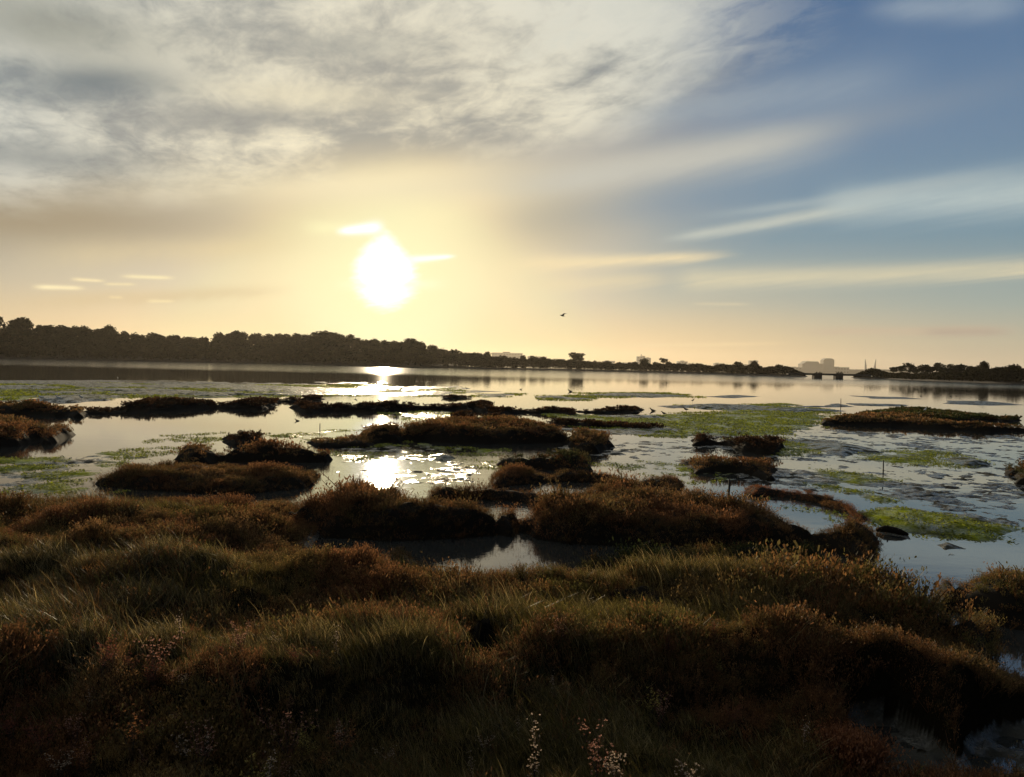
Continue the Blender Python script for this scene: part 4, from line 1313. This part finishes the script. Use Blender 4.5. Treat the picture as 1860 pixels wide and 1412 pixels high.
for j in range(34):
    X = 868+j*16.5+random.uniform(-5, 5); d = shore_dist(SH_M, X)+random.uniform(8, 24); yt = lerp(TOPM, X)+random.uniform(-4.5, 2.5)
    if X > 1438: continue
    tree(RT[j % 4] if j % 3 else BL[j % 7], at_dist(X, 680, d).x, d, .8, CZ+(hor(X)-yt)*d/F-.8, random.uniform(14, 24)*d/F, 'dark low tree merging into the bushes of the middle shore', 'round_tree', 'low trees merging into the middle shore bushes', None, (7., 5.) if j % 3 else (10., 9.))
d = shore_dist(SH_M, 1048)+20
tree(UMB, at_dist(1046, 680, d).x, d, 1.0, CZ+(hor(1048)-641.5)*d/F-1.0, 36*d/F, 'large umbrella shaped pine, tallest tree of the middle shore', 'umbrella_pine', None, .3, (10., 11.))
d = shore_dist(SH_M, 1205)+16
tree(FLT, at_dist(1205, 680, d).x, d, 1.0, CZ+(hor(1205)-651)*d/F-1.0, 16*d/F, 'small flat topped pine on a bare stem, middle shore', 'flat_topped_pine', None, .0, (10., 7.))

# right hand island
XS = [1546, 1552, 1560, 1575]+list(range(1590, 2500, 15))
rows = []
for off, kz in ((-3, -.3), (0, .1), (4, .6), (14, 1.0), (60, .9), (110, -.3)):
    rows.append([(at_dist(X, 690, shore_dist(SH_R, X)+off).x, shore_dist(SH_R, X)+off, kz*min(1, max(.1, (X-1543)/25)) if kz > 0 else kz) for X in XS])
strip('shore', rows, M_SHORE)
TOPR = [(1548, 684), (1565, 675), (1580, 670), (1598, 672), (1605, 677), (1625, 677), (1680, 678), (1740, 675), (1790, 671), (1850, 670), (2000, 675), (2500, 690)]
scrub('shrubbery', SH_R, 1552, 2100, (1.5, 26), lambda X, o: (.3, CZ+(hor(X)-lerp(TOPR, X))*(shore_dist(SH_R, X)+o)/F), 35, 'black band of bushes along the right hand island', 36000, .9)
PINES = 'bare stemmed pines of the right hand island'
for j, X in enumerate([1622, 1636, 1652, 1667, 1677, 1690, 1700, 1709, 1720, 1730, 1738, 1747, 1660, 1684, 1714, 1741]):
    yt = [663, 663, 660, 662, 657, 662, 660, 660, 658, 661, 658, 660, 664, 663, 664, 664][j]
    d = shore_dist(SH_R, X)+12+6*(j % 4); x = at_dist(X, 690, d).x
    tree(PN[j % 5], x, d, .8, CZ+(hor(X)-yt)*d/F-.8, (15+3*(j % 3))*d/F*1.25, 'dark bare stemmed pine in the tufted row on the right hand island', 'pine_tree', PINES, None, (10., 6.))
for X, yt, wpx, lab, i in ((1581, 670, 30, 'rounded dark bush tree at the near end of the right hand island', 0), (1604, 673, 16, 'small pointed bush tree between the rounded one and the pines', 1), (1762, 665, 26, 'broad low tree right after the pines', 2), (1787, 656, 28, 'tallest leafy tree of the right hand island', 3),
                            (1811, 666, 30, 'wide low tree right of the tallest leafy one', 4), (1842, 662, 40, 'big dome shaped tree at the right picture edge', 5), (1880, 664, 40, 'tree just past the right picture edge', 6), (1775, 664, 22, 'tree tucked under the tallest leafy one', 0)):
    d = shore_dist(SH_R, X)+16; x = at_dist(X, 690, d).x
    if X > 1865: continue
    tree(BL[i], x, d, .7, CZ+(hor(X)-yt)*d/F-.7, wpx*d/F, lab, 'broadleaf_tree')

# far hills
D1 = 6400
XS = list(range(-900, 2900, 25)); g = np.random.default_rng(8)
rows = [[(at_dist(X, 668, D1).x, D1, -.5) for X in XS], [(at_dist(X, 668, D1+60).x, D1+60, (CZ+(hor(X)-(hor(X)-7.5-1.2*math.sin(X*.013)-.7*math.sin(X*.047+1)))*D1/F)) for X in XS],
        [(at_dist(X, 668, D1+500).x, D1+500, 0) for X in XS]]
strip('hill', rows, M_HILL)

# town
DB = 6000


def bx(X): return at_dist(X, 660, DB).x
def bz(X, Y): return CZ+(hor(X)-Y)*DB/F


def building(lab, X0, X1, yt, mat, extras=(), depth=40, outline=None, yoff=0.0):
    """extras: (x0,x1,ytop,'part name') pieces standing on the roof"""
    xc = bx((X0+X1)/2); root = tag(empty('building', (xc, DB+yoff, 0)), lab, 'building', 'buildings of the far town')
    X_ = (X0+X1)/2
    if outline:
        MB().prism([(bx(a)-xc, max(0, bz(X_, b)) if b else 0) for a, b in outline], 0, depth).build('wall', mat, root)
    else:
        MB().box(bx(X0)-xc, bx(X1)-xc, 0, depth, 0, bz(X_, yt)).build('wall', mat, root)
        MB().box(bx(X0)-xc-.4, bx(X1)-xc+.4, -.4, depth+.4, bz(X_, yt), bz(X_, yt)+.8).build('roof', M_ROOF, root)
    zt = bz(X_, yt)+.803
    for a, b, yy, nm in extras:
        if 'mast' in nm:
            MB().tube([(bx(a)-xc, depth*.4, zt), (bx(a)-xc, depth*.4, bz(X_, yy))], [(b-a)*DB/F*.5, (b-a)*DB/F*.3], 8).build(nm, M_STEEL, root)
        else:
            MB().box(bx(a)-xc, bx(b)-xc, depth*.2, depth*.7, zt, bz(X_, yy)).build(nm, M_ROOF, root)
    n = max(2, int((X1-X0)/5)); nf = max(1, int((hor(X_)-yt)/4))
    wm_ = []
    for i in range(n):
        for j in range(nf):
            if outline: continue
            w_ = MB(); xa = bx(X0)-xc+(bx(X1)-bx(X0))*(i+.25)/n; xb = bx(X0)-xc+(bx(X1)-bx(X0))*(i+.75)/n
            z0 = (bz(X_, yt))*(j+.35)/nf; z1 = (bz(X_, yt))*(j+.7)/nf
            w_.box(xa, xb, -.12, .0, z0, z1).build('window', M_WIN, root)
    return root


M_WIN = simple_mat('dull_glass', (.05, .05, .055), .3, .1, .1)
building('long pale building with a raised middle above the trees at the end of the wood', 893, 949, 641.5, M_CONC, [(913, 926, 639.5, 'roof_house')], 60)
building('low wing of building peeping out left of the long pale building', 866, 881, 643, M_CONC, [(869, 875, 641.5, 'roof_house')])
building('square topped block left of the umbrella shaped pine', 958, 993, 648, M_BRICK, [(962, 970, 646.5, 'roof_house')])
building('low hall with a chimney stack left of the umbrella shaped pine', 995, 1041, 656.5, M_CONC, [(1018, 1026, 652, 'roof_house'), (1003.6, 1005.4, 651.5, 'chimney_mast')], yoff=60)
building('small pale house block right of the umbrella shaped pine', 1097, 1117, 656, M_CONC, [(1100, 1107, 655, 'roof_house')])
building('low wide building between the small pale house and the block with a mast', 1128, 1160, 659, M_CONC, [(1150, 1157, 657.5, 'roof_house')], yoff=70)
building('block with a thin mast on its roof, tallest left of the flat topped pine', 1157, 1172, 648, M_CONC, [(1165, 1167, 643.5, 'roof_mast'), (1167.5, 1171, 646.8, 'roof_house')])
building('lower wing joined to the right of the block with the mast', 1172.6, 1182, 650.5, M_BRICK, [(1175, 1179, 649.5, 'roof_house')])
building('small stepped building right of the flat topped pine', 1231, 1249, 657, M_CONC, [(1237, 1243, 655.5, 'roof_house')])
building('building with a long sloping roof before the low block', 1249.6, 1291, 0, M_BRICK, outline=[(1249.6, None), (1291, None), (1291, 667), (1284, 665.5), (1252, 660)])
building('narrow block left of the wide low block', 1298, 1312, 660.3, M_CONC, [(1301, 1306, 659.3, 'roof_house')])
building('wide low block behind the neat round topped tree', 1312.6, 1360, 663, M_CONC, [(1352, 1358, 661.8, 'roof_house')])
building('little tower block almost hidden by a dense tree', 1362, 1377, 655.5, M_CONC, [(1371, 1374, 654.5, 'roof_house')])
building('low grey works building behind the tip of the spit', 1434, 1457, 667.5, M_CONC, [(1440, 1447, 666.5, 'roof_house')])
building('huge grey block with sloped shoulders above the bridge', 1457.5, 1495, 0, M_CONC, outline=[(1457.5, None), (1495, None), (1495, 660.6), (1488.5, 660.4), (1486, 656.8), (1465, 656.6), (1461, 660.5), (1457.5, 661.5)], depth=90)
building('grey round shouldered tower above the bridge, tallest of the town', 1495.6, 1515.5, 0, M_CONC, outline=[(1495.6, None), (1515.5, None), (1515.5, 655), (1513.5, 652.6), (1510.5, 651.4), (1501, 651.2), (1498, 652.6), (1495.6, 655)], depth=60)
building('long low pale shed right of the tower', 1516.2, 1548, 667.5, M_CONC, [(1522, 1530, 666.6, 'roof_house')], yoff=50)

# the pair of slanting bridge masts
for (Xb, Xt, lab) in ((1552, 1549.5, 'left one of two slanting sail shaped masts near the bridge'), (1566.5, 1569.5, 'right one of two slanting sail shaped masts near the bridge')):
    o = bx(Xb); root = tag(empty('sail_mast', (o, DB-200, 0)), lab, 'mast', 'twin sail shaped masts')
    sgn = 1 if Xt < Xb else -1
    MB().prism([(-sgn*10, 0), (sgn*5.5, 0), (sgn*3, bz(Xb, 665)), (-sgn*7.4, bz(Xb, 653.5)), (-sgn*10, bz(Xb, 653.0)), (-sgn*10.6, bz(Xb, 663))][::sgn], -2.5, 2.5).build('sail', M_STEEL, root)
    MB().box(-9, 9, -6, 6, -.5, 2.2, .8).build('base', M_CONC, root)

# low bridge between spit and island
x0, d0 = at(1440, 684.2)[0], 345.0
pl, pr = at_dist(1430, 680, d0), at_dist(1580, 680, d0)
root = tag(empty('low_bridge', (0, d0, 0)), 'low dark bridge on clustered piles crossing the gap to the right hand island', 'bridge')
zd = CZ-(682.2-hor(1500))*d0/F
MB().box(pl.x, pr.x, -1.5, 1.5, zd, zd+.55).build('deck', M_BRIDGE, root)
for yy in (-1.45, 1.45):
    MB().box(pl.x, pr.x, yy-.05, yy+.05, zd+.553, zd+.85).build('parapet', M_BRIDGE, root)
for c0_, c1_ in ((1478, 1489.5), (1517, 1527.5)):
    for i in range(5):
        X = c0_+(c1_-c0_)*i/4; xx = at_dist(X, 680, d0).x
        MB().tube([(xx, -1.8+.15*(i % 2), -.8), (xx, -1.8+.15*(i % 2), CZ-(677-hor(X))*d0/F+(.35 if i % 2 else 0))], [.3, .26], 8).build('pile', M_BRIDGE, root)
    xa, xb = at_dist(c0_-1, 680, d0).x, at_dist(c1_+1, 680, d0).x
    MB().box(xa, xb, -1.42, 1.42, -.8, zd-.004).build('pier', M_BRIDGE, root)

# ------------------------------------------------------------------ the air
M_HAZE = bpy.data.materials.new('haze'); M_HAZE.use_nodes = True
t = NT(M_HAZE.node_tree); t.n.remove(t.n['Principled BSDF'])
pv = t.n.new('ShaderNodeVolumePrincipled'); pv.inputs['Color'].default_value = (.95, .86, .72, 1); pv.inputs['Density'].default_value = .00004
pv.inputs['Anisotropy'].default_value = .5
t.l.new(pv.outputs[0], t.n['Material Output'].inputs['Volume'])
tag(MB().box(-6600, 6600, -310, 7700, -1.7, 160).build('haze', M_HAZE), kind='stuff')
